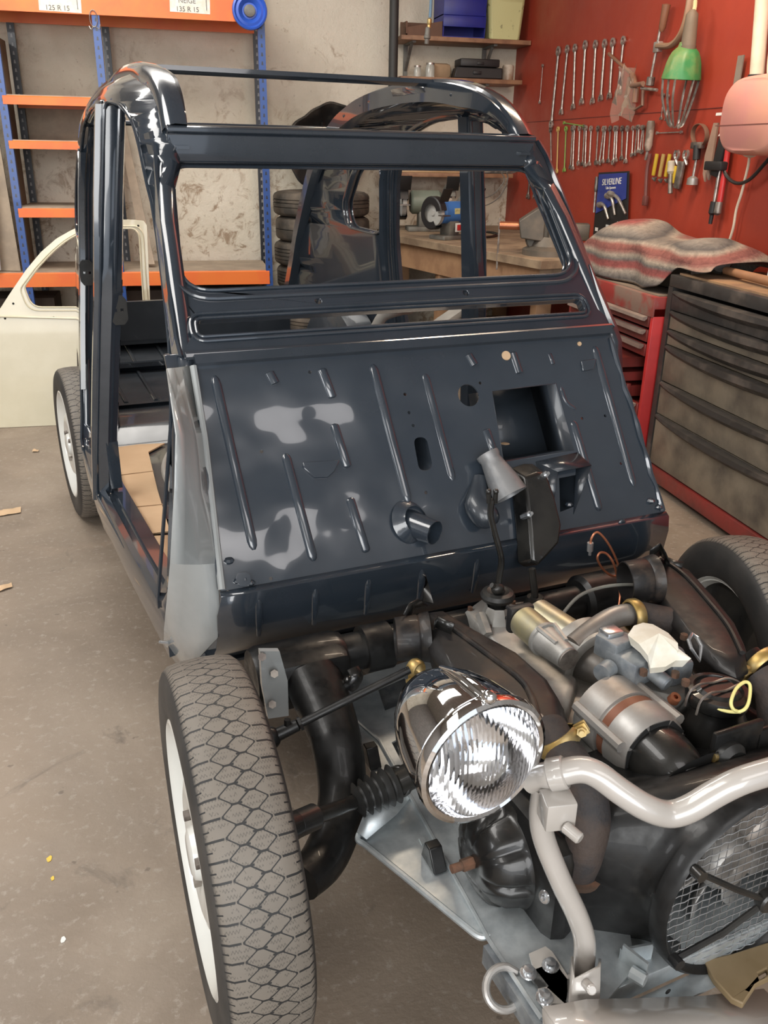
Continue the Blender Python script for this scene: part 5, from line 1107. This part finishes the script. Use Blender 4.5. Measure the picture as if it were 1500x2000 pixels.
n2 = ['first', 'second', 'third', 'fourth', 'fifth', 'sixth', 'seventh', 'eighth', 'ninth', 'tenth', 'eleventh', 'twelfth', 'thirteenth', 'fourteenth', 'fifteenth', 'sixteenth', 'seventeenth', 'eighteenth', 'nineteenth', 'twentieth', 'twenty-first', 'twenty-second']
YT = mat('worn_yellow_tool', (.55, .38, .12), .5)
for k, (p, q) in enumerate(row):
    m_ = YT if k == 1 else LIMEG if k == 2 else (STEEL if k % 3 else STEELD); col = 'yellow handled' if k == 1 else 'green painted' if k == 2 else 'small steel'
    tag(spanner(f(*p), f(*q), .017 if k < 17 else .013, m_, ring2=(k % 4 == 1)), col+' spanner in the lower row, '+n2[k]+' from the left', 'spanner', 'small spanners in the lower row')
tag(spanner((1040, 285), (1031, 385), .026, STEELD), 'dark open ended spanner hanging left beside the windscreen pillar', 'spanner')
tag(spanner((1052, 285), (1044, 385), .028, STEEL), 'big bright open ended spanner beside the windscreen pillar', 'spanner')
tag(spanner((1060, 128), (1054, 200), .010, STEEL, True), 'lone slim ring tool left of the top row', 'spanner')
tag(spanner((1296, 186), (1291, 232), .010, STEELD), 'short dark spanner hanging behind the lamp cage, left one', 'spanner'); tag(spanner((1305, 188), (1301, 234), .010, STEEL), 'short bright spanner hanging behind the lamp cage, right one', 'spanner')
tag(spanner((1102, 240), (1140, 246), .010, LIMEG, True), 'green spanner lying crosswise above the lower row', 'spanner')
tag(spanner((1284, 260), (1331, 258), .008, STEEL, True), 'small steel rod tool held crosswise below the lamp cage', 'spanner')
def grip(name, p, q, r, m, p2, r2, lab, cat, m2=STEEL, grp=None):
    a, b, c = P(*p, .02), P(*q, .02), P(*p2, .02); t = thing(name, lab, cat, a, grp); L = (b-a).length
    MB().lathe(a, b-a, [(0, 0), (0, r*.8), (L*.1, r), (L*.5, r*.92), (L*.8, r), (L, r*.6), (L, 0)], 16).build('handle', m, t)
    MB().cyl(b, c, r2, n=10).build('blade', m2, t); return t
grip('spring_tool', (1272, 236), (1265, 295), .022, mat('grey_brown_grip', (.34, .27, .22), .5, col2=(.12, .09, .07), mixr=(.45, .55), nscale=10), (1261, 312), .008, 'thick grey gripped tool hanging right of the lower spanner row', 'hand tool')
m_ = MB(); m_.tube(spline([P(1270, 300, .01), P(1264, 330, .01), P(1262, 360, .01), P(1261, 385, .01)], 4), .010, 8); m_.box(P(1260, 392, .012), (.02, .035, .05), None, .004); solo(m_, 'strap_tool', mat('dark_red_strap', (.16, .05, .04), .5), 'dark red strap with a metal end hanging by the pouch', 'strap')
for k, (p, q, m) in enumerate([((1284, 295), (1275, 348), YELT), ((1297, 295), (1287, 351), YT), ((1309, 295), (1299, 351), YELT), ((1319, 320), (1317, 362), YELT)]):
    t = thing('socket_key', ['leftmost', 'second', 'third', 'rightmost and lowest'][k]+' of four yellow handled keys on the red wall', 'key tool', P(*p), 'yellow keys'); MB().box((P(*p, .008)+P(*q, .008))/2, (.012, .022, (P(*p)-P(*q)).length*.8), Matrix.Rotation(.12, 3, 'X'), .003).build('grip', m, t); MB().tube([P(*q, .01), P(q[0]+4, q[1]+4, .01), P(q[0]+6, q[1]-2, .01)], .007, 8).build('hook', STEELD, t)
grip('marking_tool', (1312, 314), (1310, 340), .020, mat('cream_grip', (.55, .48, .38), .5), (1309, 378), .012, 'cream handled tool hanging between the yellow keys', 'hand tool', STEELD)
m_ = MB(); m_.box(P(1327, 342, .012), (.018, .05, .13), Matrix.Rotation(.1, 3, 'X'), .004); m_.tube([P(1325, 318, .01), P(1325, 325, .01)], .006, 6); solo(m_, 'flat_file', STEELD, 'short grey flat tool hanging right of the yellow keys', 'hand tool')
for p, lab in (((1322, 302), 'left small pair of pincers above the keys'), ((1340, 302), 'right small pair of pincers above the keys')):
    m_ = MB(); m_.lathe(P(*p, .008), (-1, 0, 0), [(-.004, .015), (-.004, .026), (.006, .026), (.006, .015)], 16, a0=.6, a1=5.8); m_.tube([P(p[0], p[1]+6, .01), P(p[0]-6, p[1]+20, .01)], .007, 6); m_.tube([P(p[0]-3, p[1]+5, .01), P(p[0]+2, p[1]+20, .01)], .007, 6); solo(m_, 'pincers', STEEL, lab, 'pincers')
t = thing('filter_wrench', 'oil filter wrench with a round metal strap on the red wall', 'filter wrench', P(1367, 265)); m_ = MB(); m_.tube([P(1367+14*math.cos(u), 264+22*math.sin(u), .01) for u in [2*PI*i/28 for i in range(28)]], .006, 6, closed=True, flat=(.5, 2.2), up=(1, 0, 0)); m_.build('strap', mat('brown_steel_strap', (.16, .09, .06), .5), t)
a, b = P(1362, 284, .02), P(1358, 325, .02); MB().box(P(1363, 284, .015), (.03, .09, .03), None, .004).build('jaw', STEELD, t); MB().cyl(a, P(1360, 312, .02), .018).build('handle', BLK, t); MB().cyl(P(1360, 312, .02), P(1354, 345, .02), .007).build('rod', STEEL, t); MB().lathe(P(1354, 344, .02), (0, 0, -1), [(0, .01), (.01, .026), (.04, .028), (.042, 0)], 18).build('knob', ALUB, t)
t = thing('valve_spring_compressor', 'large curved steel C clamp with screw spindle on the red wall', 'clamp', P(1290, 90)); m_ = MB(); m_.tube(spline([P(1286, 90, .03), P(1312, 88, .03), P(1332, 66, .03), P(1344, 30, .03), P(1352, -20, .03)], 6), .022, 10, flat=(.7, 1), up=(1, 0, 0)); m_.build('clamp_frame', mat('brown_cast_steel', (.30, .19, .12), .5), t)
MB().cyl(P(1294, 35, .03), P(1269, 165, .03), .0075, n=12).build('spindle', STEEL, t); MB().lathe(P(1292, 62, .03), P(1297, 35, .03)-P(1292, 62, .03), [(0, .010), (.02, .018), (.10, .020), (.12, .022), (.125, 0)], 14).build('handle', mat('brown_wood_grip', (.20, .09, .05), .5), t); MB().cyl(P(1272, 150, .03), P(1269, 168, .03), .022, n=10, bev=.004).build('socket', STEELD, t); MB().cyl(P(1253, 172, .04), P(1283, 176, .04), .008).build('tommy_bar', STEEL, t); MB().box(P(1285, 92, .03), (.03, .05, .05), None, .004).build('clamp_foot', STEEL, t)
# tool in a plastic bag and the U shaped puller
m_ = MB(); m_.tube([P(1189, 105, .03), P(1235, 146, .03)], .009, 10); m_.tube([P(1235, 146, .03), P(1243, 175, .03), P(1240, 200, .03)], .016, 8); t = thing('bagged_tool', 'brown rod tool with a clear plastic bag hanging on the red wall', 'hand tool', P(1235, 146)); m_.build('rod', mat('brown_rod', (.25, .13, .08), .5), t)
PB = bpy.data.materials.new('clear_bag'); PB.use_nodes = True; b_ = PB.node_tree.nodes['Principled BSDF']; b_.inputs['Base Color'].default_value = (.85, .72, .6, 1); b_.inputs['Transmission Weight'].default_value = .85; b_.inputs['Roughness'].default_value = .25; b_.inputs['IOR'].default_value = 1.1
random.seed(5); m_ = MB(); c = P(1224, 178, .04); rows = []
for i in range(7): rows.append([c+V((.02*math.sin(k*1.9+i), -(-.13+.045*k)+.01*random.random(), .13-.045*i+.02*math.sin(k*1.3+i*.8))) for k in range(6)])
m_.loft(rows); m_.build('plastic_bag', PB, t, ang=20)
m_ = MB(); m_.tube([P(1228, 150, .02), P(1222, 190, .02), P(1228, 210, .02), P(1240, 214, .02), P(1255, 205, .02), P(1256, 165, .02)], .009, 6); m_.cyl(P(1240, 170, .03), P(1240, 195, .03), .012); m_.cyl(P(1232, 168, .04), P(1256, 163, .06), .012); solo(m_, 'puller', mat('brown_steel_puller', (.22, .12, .08), .5), 'U shaped steel puller hanging below the bag', 'puller')
# green hand lamp with a cage
a, b = P(1352, 28, .09), P(1344, 90, .09); t = thing('inspection_lamp', 'green inspection lamp with wire cage hanging upside down on the red wall', 'lamp', a)
d = (P(1318, 250, .06)-a).normalized()
MB().tube(spline([P(1358, 2, .07), P(1357, 14, .08), P(1354, 26, .09)], 4), .010, 8).build('cord', mat('yellow_sleeve', (.55, .45, .25), .6), t)
MB().lathe(a, b-a, [(-.02, .012), (0, .028), (.04, .031), (.10, .034), (.15, .036), ((b-a).length, .038)], 20).build('handle', mat('ribbed_dark_grip', (.17, .13, .09), .6), t)
c = P(1341, 92, .09); L = (P(1330, 155, .09)-c).length; dd = P(1330, 155, .09)-c; n_ = 60; rows = []
for h, r in [(-.02, .035), (0, .040), (L*.05, .048), (L*.15, .062), (L*.32, .075), (L*.5, .083), (L*.75, .089), (L*.92, .092), (L, .093), (L*1.02, .087), (L*.98, .07)]:
    a_, e1, e2 = frame_from(dd); rows.append([c+a_*h+(e1*math.cos(u)+e2*math.sin(u))*r*(1-.06*abs(math.sin(4.5*u))*(1 if L*.3 < h < L*.8 else 0)) for u in [2*PI*k/n_ for k in range(n_)]])
MB().loft(rows, closed=True).build('lamp_shade', GREENP, t)
m_ = MB(); e0 = P(1318, 248, .07)
for k in range(6):
    u = 2*PI*k/6+.3; m_.tube(spline([c+a_*L+(e1*math.cos(u)+e2*math.sin(u))*.086, c+a_*(L+.09)+(e1*math.cos(u)+e2*math.sin(u))*.072, e0-dd*.15+(e1*math.cos(u)+e2*math.sin(u))*.04, e0+(e1*math.cos(u)+e2*math.sin(u))*.02], 4), .0065, 6, flat=(1.6, .6))
m_.build('wire_cage', STEEL, t)
# rulers, saws and cutters at the right
m_ = MB(); a, b = P(1450, 108, .01), P(1424, 262, .01); m_.obox(a+V((0, .025, 0)), b-a, V((0, -.045, 0)), V((-.006, 0, 0))); solo(m_, 'steel_rule', mat('grey_steel_rule', (.22, .18, .15), .5), 'long flat steel rule hanging behind the pink reel', 'ruler')
m_ = MB(); m_.box(P(1413, 223, .02), (.04, .06, .012)); solo(m_, 'wall_peg', WHITE, 'short pale peg on the board seam beside the pink reel', 'peg')
m_ = MB(); a, b = P(1402, 240, .02), P(1390, 305, .02); m_.sheet([a+V((0, .02, 0)), a+V((0, -.015, .0)), b+V((0, -.02, 0)), P(1390, 340, .02), P(1386, 352, .02), P(1382, 335, .02), P(1379, 355, .02), P(1376, 340, .02), b+V((0, .045, 0))], (), (-.01, 0, 0)); solo(m_, 'serrated_wrench', mat('brown_flat_steel', (.30, .20, .15), .5), 'flat brown toothed steel tool with holes, left of the bolt cutter', 'hand tool')
t = thing('bolt_cutter', 'long bolt cutter with black and red handles hanging on the red wall', 'bolt cutter', P(1412, 268)); m_ = MB(); m_.sheet([P(1420, 245, .03), P(1408, 266, .03), P(1428, 266, .03), P(1430, 225, .03)], (), (-.015, 0, 0)); m_.build('cutter_head', WHITE, t)
m_ = MB(); m_.box((P(1415, 270, .03)+P(1402, 330, .03))/2, (.03, .06, .20), Matrix.Rotation(.2, 3, 'X'), .006); m_.box(P(1398, 324, .04), (.04, .14, .04), None, .006); m_.build('body', BLK, t); MB().cyl(P(1406, 330, .03), P(1395, 395, .03), .008).build('handle', STEEL, t); MB().cyl(P(1424, 280, .025), P(1406, 395, .025), .013).build('handle', REDB, t); MB().lathe(P(1395, 394, .03), (0, .05, -1), [(0, .016), (.05, .018), (.06, .01), (.10, .009)], 12).build('tip', BLK, t); MB().lathe(P(1405, 394, .03), (0, .05, -1), [(0, .016), (.05, .018), (.06, .01)], 12).build('tip', STEELD, t)
# blue pouch with spanners
t = thing('tool_pouch', 'blue and black plastic pouch of curved spanners hanging on the red wall', 'tool pouch', P(1200, 395))
CO = [P(1171, 337, .006), P(1230, 334, .006), P(1226, 440, .006), P(1160, 458, .006)]
m_ = MB(); m_.sheet(CO, (), (-.006, 0, 0)); m_.build('backing', BLK, t)
def tri(u, v, o=.008): p = CO[0].lerp(CO[1], u).lerp(CO[3].lerp(CO[2], u), v); return p+V((-o, 0, 0))
m_ = MB(); m_.sheet([tri(.04, .03), tri(.96, .03), tri(.96, .50), tri(.04, .66)], (), (-.002, 0, 0)); m_.build('blue_panel', mat('pouch_blue', (.03, .05, .26), .35), t)
tdir = (tri(.8, .16)-tri(.2, .16)).normalized(); up_ = V((0, 0, 1)); MM = Matrix(((0, 0, -1, 0), (tdir.y, 0, 0, 0), (tdir.z, 1, 0, 0), (0, 0, 0, 1)))
text_mesh('SILVERLINE', .05, Matrix.Translation(tri(.50, .17, .012)) @ MM, t, 'printed_word', WHITE); text_mesh('Tube Spanners', .022, Matrix.Translation(tri(.48, .27, .012)) @ MM, t, 'printed_word', WHITE)
m_ = MB()
for u in (.12, .45, .78): m_.box(tri(u, .93, .010), (.003, .035, .02))
m_.build('printed_panel', WHITE, t)
for k, (p, q, e) in enumerate(([(1170, 400), (1180, 402), (1188, 428)], [(1185, 382), (1195, 388), (1201, 420)], [(1190, 378), (1206, 386), (1222, 418)])):
    m_ = MB(); m_.tube(spline([P(p[0], p[1], .025), P(q[0], q[1], .03), P(e[0], e[1], .02)], 5), [.018]*3+[.010]*5+[.008]*3, 8); solo(m_, 'curved_spanner', STEEL, ['left', 'middle', 'right'][k]+' curved spanner in the blue pouch', 'spanner', 'spanners in the pouch', ang=60)
grip('screwdriver', (1166, 345), (1163, 375), .011, STEELD, (1160, 415), .006, 'screwdriver hanging at the left edge of the pouch', 'screwdriver')
# pink reel with cream conduit and cords
t = thing('hose_reel', 'faded pink plastic hose reel on the red wall', 'hose reel', P(1500, 290)); c = W(1508, 226, x=RX-.14)
rows = []
for x, k in ((RX-.01, .93), (RX-.03, .98), (RX-.10, 1), (RX-.20, 1), (RX-.235, .96), (RX-.25, .88)):
    rows.append([V((x, c.y+.215*k*math.copysign(abs(math.cos(u))**.62, math.cos(u)), c.z+.150*k*math.copysign(abs(math.sin(u))**.62, math.sin(u)))) for u in [2*PI*i/48 for i in range(48)]])
MB().loft(rows, closed=True, cap=True).build('reel_body', PINK, t, ang=50)
m_ = MB(); m_.box((RX-.13, c.y+.005, c.z-.035), (.243, .434, .004)); m_.build('body_seam', mat('seam_brown', (.15, .05, .04), .7), t)
m_ = MB(); m_.tube(spline([P(1447, 286, .10), P(1452, 298, .10), P(1468, 303, .10), P(1487, 292, .10)], 5), .011, 8); m_.build('hose_end', PIPEC, t)
t = thing('conduit', 'cream pipe running down the red wall to the reel', 'pipe', P(1475, 160)); MB().cyl(P(1494, -60, .06), P(1478, 148, .06), .030, n=16).build('pipe', PIPEC, t); MB().cyl(P(1479, 146, .06), P(1477, 158, .06), .038, n=16).build('collar', BLK, t)
m_ = MB(); m_.tube(spline([P(1512, 60, .03), P(1504, 120, .03), P(1504, 150, .03), P(1512, 160, .03)], 5), .012, 8); solo(m_, 'hose', PIPEC, 'cream hose beside the pipe at the right edge', 'hose')
m_ = MB(); m_.tube(spline([P(1464, 300, .03), P(1462, 320, .02), P(1455, 350, .02), P(1448, 378, .02), P(1438, 410, .02), P(1432, 445, .02), P(1422, 478, .02)], 5), .006, 8); solo(m_, 'cord', PIPEC, 'thin cream cord hanging down the red wall', 'cord')
m_ = MB(); m_.tube(spline([P(1408, 315, .03), P(1420, 345, .03), P(1440, 358, .03), P(1465, 350, .03), P(1495, 318, .03), P(1510, 300, .03)], 5), .008, 8); solo(m_, 'cable', RUBBER, 'black cable looping from the cutter to the right edge', 'cable')

# ---------------------------------------------------------------- red tool chest
XR = 1.35
def WR(px, py, o=0): return W(px, py, x=XR-o)
t = thing('tool_chest', 'dusty red metal tool chest with many thin drawers, two left open', 'tool chest', (1.6, 2.45, 0)); ZT = .85; ya, yb_ = 3.06, 2.172
MB().box((1.59, (ya+yb_)/2, ZT-.045), (.48, ya-yb_, .09), bev=.004).build('chest_top', mat('dusty_red_top', (.26, .03, .025), .5, col2=(.20, .13, .10), mixr=(.45, .6), nscale=5), t)
MB().box((1.61, (ya+yb_)/2, ZT+.002), (.47, ya-yb_-.02, .006)).build('lid_dust', mat('dust_brown', (.20, .15, .11), .9), t)
MB().box((1.78, (ya+yb_)/2, .42), (.1, ya-yb_, .74)).build('back_panel', RED, t)
for y in (yb_+.012, ya-.012): MB().box((1.59, y, .42), (.47, .024, .76), bev=.003).build('side_panel', REDB if y == yb_+.012 else RED, t)
MB().box((1.60, (ya+yb_)/2, .06), (.49, ya-yb_, .05)).build('chest_floor', RED, t)
DG = mat('drawer_grip_grey', (.24, .19, .16), .5, col2=(.17, .12, .10))
zs_ = [.76, .70, .635, .57, .50, .435, .36, .22, .09]
for i in range(len(zs_)-1):
    z1, z0 = zs_[i], zs_[i+1]+.012; o = .10 if i in (3, 4) else (.02 if i == 5 else 0)
    d = MB(); d.box((XR+.012-o, (ya+yb_)/2+(.0 if not o else .04), (z0+z1)/2), (.02, ya-yb_-.06-(.08 if o else 0), z1-z0), bev=.002); dr = d.build('drawer', RED, t)
    MB().box((XR+.14-o, (ya+yb_)/2+(.0 if not o else .04), (z0+z1)/2-.005), (.25, ya-yb_-.08-(.08 if o else 0), z1-z0-.012)).build('drawer_box', RED, t).parent = dr
    MB().loft([[(XR-o, y, z1), (XR-.022-o, y, z1-.004), (XR-.024-o, y, z1-.018), (XR-.012-o, y, z1-.02), (XR-o, y, z1-.010)] for y in (ya-.04, yb_+.04+(.08 if o else 0))], closed=True, cap=True).build('drawer_grip', DG, t).parent = dr
for x, y in ((1.42, 2.24), (1.42, 2.85), (1.76, 2.24), (1.76, 2.85)): MB().cyl((x, y, 0), (x, y, .04), .03).build('foot', BLK, t)
# old patterned blanket over a machine on the chest
def blanket_mat():
    M = bpy.data.materials.new('striped_blanket'); M.use_nodes = True; n = NT(M); g = n.xyz('Generated'); nz = n.noise(3, 4)
    v = n.m('ADD', n.m('ADD', n.m('MULTIPLY', g[2], .75), n.m('MULTIPLY', g[0], -.25)), n.m('MULTIPLY', nz, .10))
    c = n.ramp(n.m('FRACT', n.m('MULTIPLY', n.m('ADD', v, 1), 2.1)), [(0, (.20, .07, .06)), (.12, (.27, .10, .08)), (.20, (.35, .29, .23)), (.27, (.10, .09, .085)), (.38, (.24, .21, .18)), (.48, (.36, .30, .24)), (.58, (.30, .08, .07)), (.70, (.22, .06, .055)), (.78, (.13, .12, .11)), (.88, (.34, .28, .22)), (.97, (.25, .11, .09))])
    d = n.ramp(n.noise(26, 6, .7, dist=1), [(.35, .62), (.65, 1)]); c = n.mix(1, c, d, 'MULTIPLY'); n.lk(c, n.b.inputs['Base Color']); n.b.inputs['Roughness'].default_value = .95; n.bump(n.noise(55, 5), .5, .01); return M
rows = []; random.seed(2); NB = 44
for i in range(NB+1):
    u = i/NB; y = 3.06-u*1.14; top = lerp(u, [0, .06, .16, .25, .36, .5, .65, .78, .9, 1], [.17, .23, .265, .262, .235, .215, .21, .235, .225, .17]); foot = lerp(u, [0, .62, .74, .8, 1], [0, 0, .03, .125, .13])
    row_ = []
    for k in range(25):
        a = PI*k/24; c_, s_ = math.cos(a), math.sin(a); hw = .20-.03*u
        f = 1+.05*math.sin(9*u+2*a)+.03*math.sin(21*u+5*a)
        x = 1.60-hw*math.copysign(abs(c_)**.55, c_)*(1.12-.12*s_)*f+.014*math.sin(17*u)*(s_ < .4); z = .858+max(top*abs(s_)**.5*(1+.03*math.sin(13*u+a*3)), foot)
        row_.append((x, y+.012*math.sin(6*a+3*u), z))
    rows.append(row_)
m_ = MB(); m_.loft(rows); t = thing('blanket', 'old grey and pink striped blanket draped over a machine on the red chest', 'blanket', (1.6, 2.4, .85)); m_.build('cloth', blanket_mat(), t, ang=80, solid=.006, sub=1)
t = thing('covered_machine', 'dark machine partly hidden by the striped blanket', 'machine', (1.6, 2.2, .856)); MB().box((1.60, 2.45, .95), (.20, .50, .185), bev=.03).build('machine_body', M_v, t); MB().cyl((1.56, 2.20, 1.0), (1.53, 1.99, 1.02), .050, n=24, bev=.008).build('machine_spindle', BLACKG, t)
# ---------------------------------------------------------------- black drawer cabinet
XB = 1.40; yL, yR = 2.155, 1.10
BC = mat('black_cabinet_enamel', (.035, .032, .030), .4, col2=(.12, .10, .085), mixr=(.5, .75), nscale=5, noise=(14, .3, .6))
BD = mat('worn_drawer_front', (.20, .165, .12), .55, col2=(.085, .07, .055), mixr=(.40, .68), nscale=5, noise=(8, .4, .7), bump=(60, .1, .003))
t = thing('drawer_cabinet', 'large worn black drawer cabinet on a red wheeled base', 'cabinet', (1.62, 1.62, 0))
MB().box((1.62, (yL+yR)/2, .925), (.44, yL-yR, .05), bev=.004).build('cabinet_top', BC, t); MB().box((1.63, (yL+yR)/2, .952), (.40, yL-yR-.05, .012)).build('top_board', mat('worn_top_board', (.30, .18, .09), .8, col2=(.20, .12, .07), nscale=7), t)
for y in (yL-.018, yR+.018): MB().box((1.62, y, .50), (.44, .036, .80)).build('side_panel', BC, t)
MB().box((1.82, (yL+yR)/2, .5), (.03, yL-yR, .8)).build('back_panel', BC, t)
zz = [.885, .800, .718, .650, .487, .336, .100]
for i in range(6):
    z1, z0 = zz[i], zz[i+1]+.006; m = BC if i == 0 else BD
    dr = MB().box((XB+.016-(.0 if i else .006), (yL+yR)/2, (z0+z1)/2), (.022, yL-yR-.08, z1-z0), bev=.002).build('drawer', m, t)
    rows = []
    for k in range(17):
        u = k/16; y = yL-.045-(yL-yR-.09)*u; dp = .030*math.sin(PI*u)**.6; hh_ = .012+.030*math.sin(PI*u)**.7
        rows.append([(XB+.004, y, z1+.002), (XB-.004-dp, y, z1-.002), (XB-.006-dp, y, z1-hh_*.6), (XB+.002, y, z1-hh_-.010)])
    MB().loft(rows, closed=True, cap=True).build('drawer_grip', BC, t).parent = dr
MB().box((1.615, (yL+yR)/2, .066), (.44, yL-yR, .065), bev=.004).build('wheeled_base', RED, t)
for x, y in ((1.44, 1.30), (1.44, 2.06), (1.80, 1.30), (1.80, 2.06)):
    m_ = MB(); m_.loft([[(x-.03, y-.012, .045), (x+.03, y-.012, .045), (x+.03, y+.012, .045), (x-.03, y+.012, .045)], [(x-.02, y-.010, .02), (x+.02, y-.010, .02), (x+.02, y+.010, .02), (x-.02, y+.010, .02)]], closed=True, cap=True); m_.cyl((x, y-.012, .022), (x, y+.012, .022), .022, n=20); m_.build('castor', GREYB, t)
a, b = W(1413, 527, z=.985), W(1530, 556, z=.985); t = thing('hammer', 'long wooden handled hammer lying on the black cabinet', 'hammer', (a+b)/2-V((0, 0, .02))); MB().cyl(a, b, .016, .019, n=16, bev=.003).build('handle', mat('hammer_wood', (.30, .15, .075), .6), t); MB().box(b+V((0, -.02, -.002)), (.12, .04, .04), None, .006).build('hammer_head', STEELD, t)
m_ = MB(); m_.cyl(W(1352, 533, z=.965), W(1412, 529, z=.965), .007); solo(m_, 'steel_rod', STEELD, 'thin steel rod at the rear edge of the black cabinet', 'rod')
p = W(1512, 538, x=1.62); m_ = MB(); m_.box((1.70, 1.70, 1.045), (.16, .20, .17), Matrix.Rotation(.1, 3, 'Z'), .003); solo(m_, 'box', WHITE, 'plain white box on the black cabinet at the right edge', 'box')

# ---------------------------------------------------------------- cream car door leaning by the rack
D0, DN = V((0, 3.50, 0)), V((0, -1, .10)).normalized(); 
def Q(px, py, o=0): return WP(px, py, D0, DN)+DN*o
t = thing('car_door', 'cream painted bare car door standing on the floor beside the car', 'car door', (-1.3, 3.5, 0))
outer = [Q(-55, 838), Q(150, 829), Q(300, 822), Q(293, 585), Q(287, 440)]+[Q(*p) for p in [(280, 431), (255, 429), (225, 429), (195, 432), (165, 438), (138, 450), (110, 466), (80, 492), (50, 528), (20, 572), (2, 600), (-30, 640), (-58, 690)]]
win = rounded([Q(47, 560), Q(75, 522), Q(105, 490), Q(135, 466), Q(165, 452), Q(200, 446), Q(262, 446), Q(272, 458), Q(281, 600), Q(62, 600)], [.02, .02, .05, .05, .05, .05, .04, .02, .03, .06], 5)
MB().sheet(outer, [win], -DN*.03).build('door_panel', CREAM, t, bev=.003)
m_ = MB(); cw = ctr(win); m_.tube([p+DN*.002 for p in win], .005, 6, closed=True); m_.tube([cw+(p-cw)*1.07+DN*.002 for p in win], .004, 6, closed=True); m_.tube([Q(-30, 642, .003), Q(0, 618, .003), Q(150, 622, .003), Q(296, 618, .003)], .006, 8); m_.build('pressed_bead', CREAM, t)
m_ = MB()
for p in [(26, 593), (270, 441), (10, 622), (105, 620)]: m_.lathe(Q(*p, .001), DN, [(0, .006), (.001, 0)], 8)
m_.build('screw_hole', DARK, t)
# cardboard in the car and scraps on the floor
cb_ = MB(); cz = .395
cb_.sheet([C(a, b, z=cz) for a, b in [(226, 876), (272, 870), (322, 868), (290, 885), (308, 960), (332, 1040), (262, 1050), (245, 990)]], (), (0, 0, .005)); 
t = thing('cardboard_sheet', 'flat brown cardboard sheet lying on the floor of the car, larger piece', 'cardboard', mat=CAR); cb_.build('sheet', CARD, t); m_ = MB(); m_.tube([C(234, 928, z=cz+.006), C(300, 920, z=cz+.006)], .002, 4); m_.tube([C(246, 992, z=cz+.006), C(318, 985, z=cz+.006)], .002, 4); m_.build('crease', mat('card_crease', (.40, .27, .16), .9), t)
t = thing('cardboard_sheet', 'torn strip of cardboard standing at the front of the car floor', 'cardboard', mat=CAR); m_ = MB(); m_.loft([[C(292, 1048, z=.42), C(330, 1046, z=.42)], [C(300, 1080, z=.42), C(330, 1090, z=.42)], [C(310, 1130, z=.41), C(328, 1128, z=.41)], [C(318, 1144, z=.40), C(326, 1142, z=.40)]]); m_.build('sheet', CARD, t, solid=.004)
random.seed(8)
for (px, py, w_, h_, rz, lab) in ((20, 1001, .085, .03, .3, 'larger curled scrap of cardboard on the floor at the left edge'), (10, 1149, .05, .016, .6, 'small paper scrap on the floor at the left edge'), (70, 882, .03, .012, 0, 'tiny pale scrap on the floor near the cream door')):
    c = W(px, py, z=.001); m_ = MB(); rows = [[c+V((w_*(u-.5)*math.cos(rz)-h_*(v-.5)*math.sin(rz), w_*(u-.5)*math.sin(rz)+h_*(v-.5)*2, .004+.012*math.sin(PI*v)*math.sin(3*u+v)**2+random.uniform(0, .003))) for v in (0, .3, .6, 1)] for u in (0, .2, .4, .6, .8, 1)]
    m_.loft(rows); solo(m_, 'cardboard_scrap', CARD, lab, 'scrap')
for (px, py, r, cc, lab) in ((96, 1678, .006, YELT, 'upper fleck of yellow paint on the concrete'), (103, 1716, .004, YELT, 'lower fleck of yellow paint on the concrete'), (123, 1836, .005, WHITE, 'white fleck of paint on the concrete')):
    m_ = MB(); m_.sheet([W(px, py, z=.0006)+V((r*(.7+.5*random.random())*math.cos(u), 1.6*r*(.7+.5*random.random())*math.sin(u), 0)) for u in [2*PI*k/9 for k in range(9)]], (), (0, 0, .0008)); solo(m_, 'paint_fleck', cc, lab, 'paint fleck')
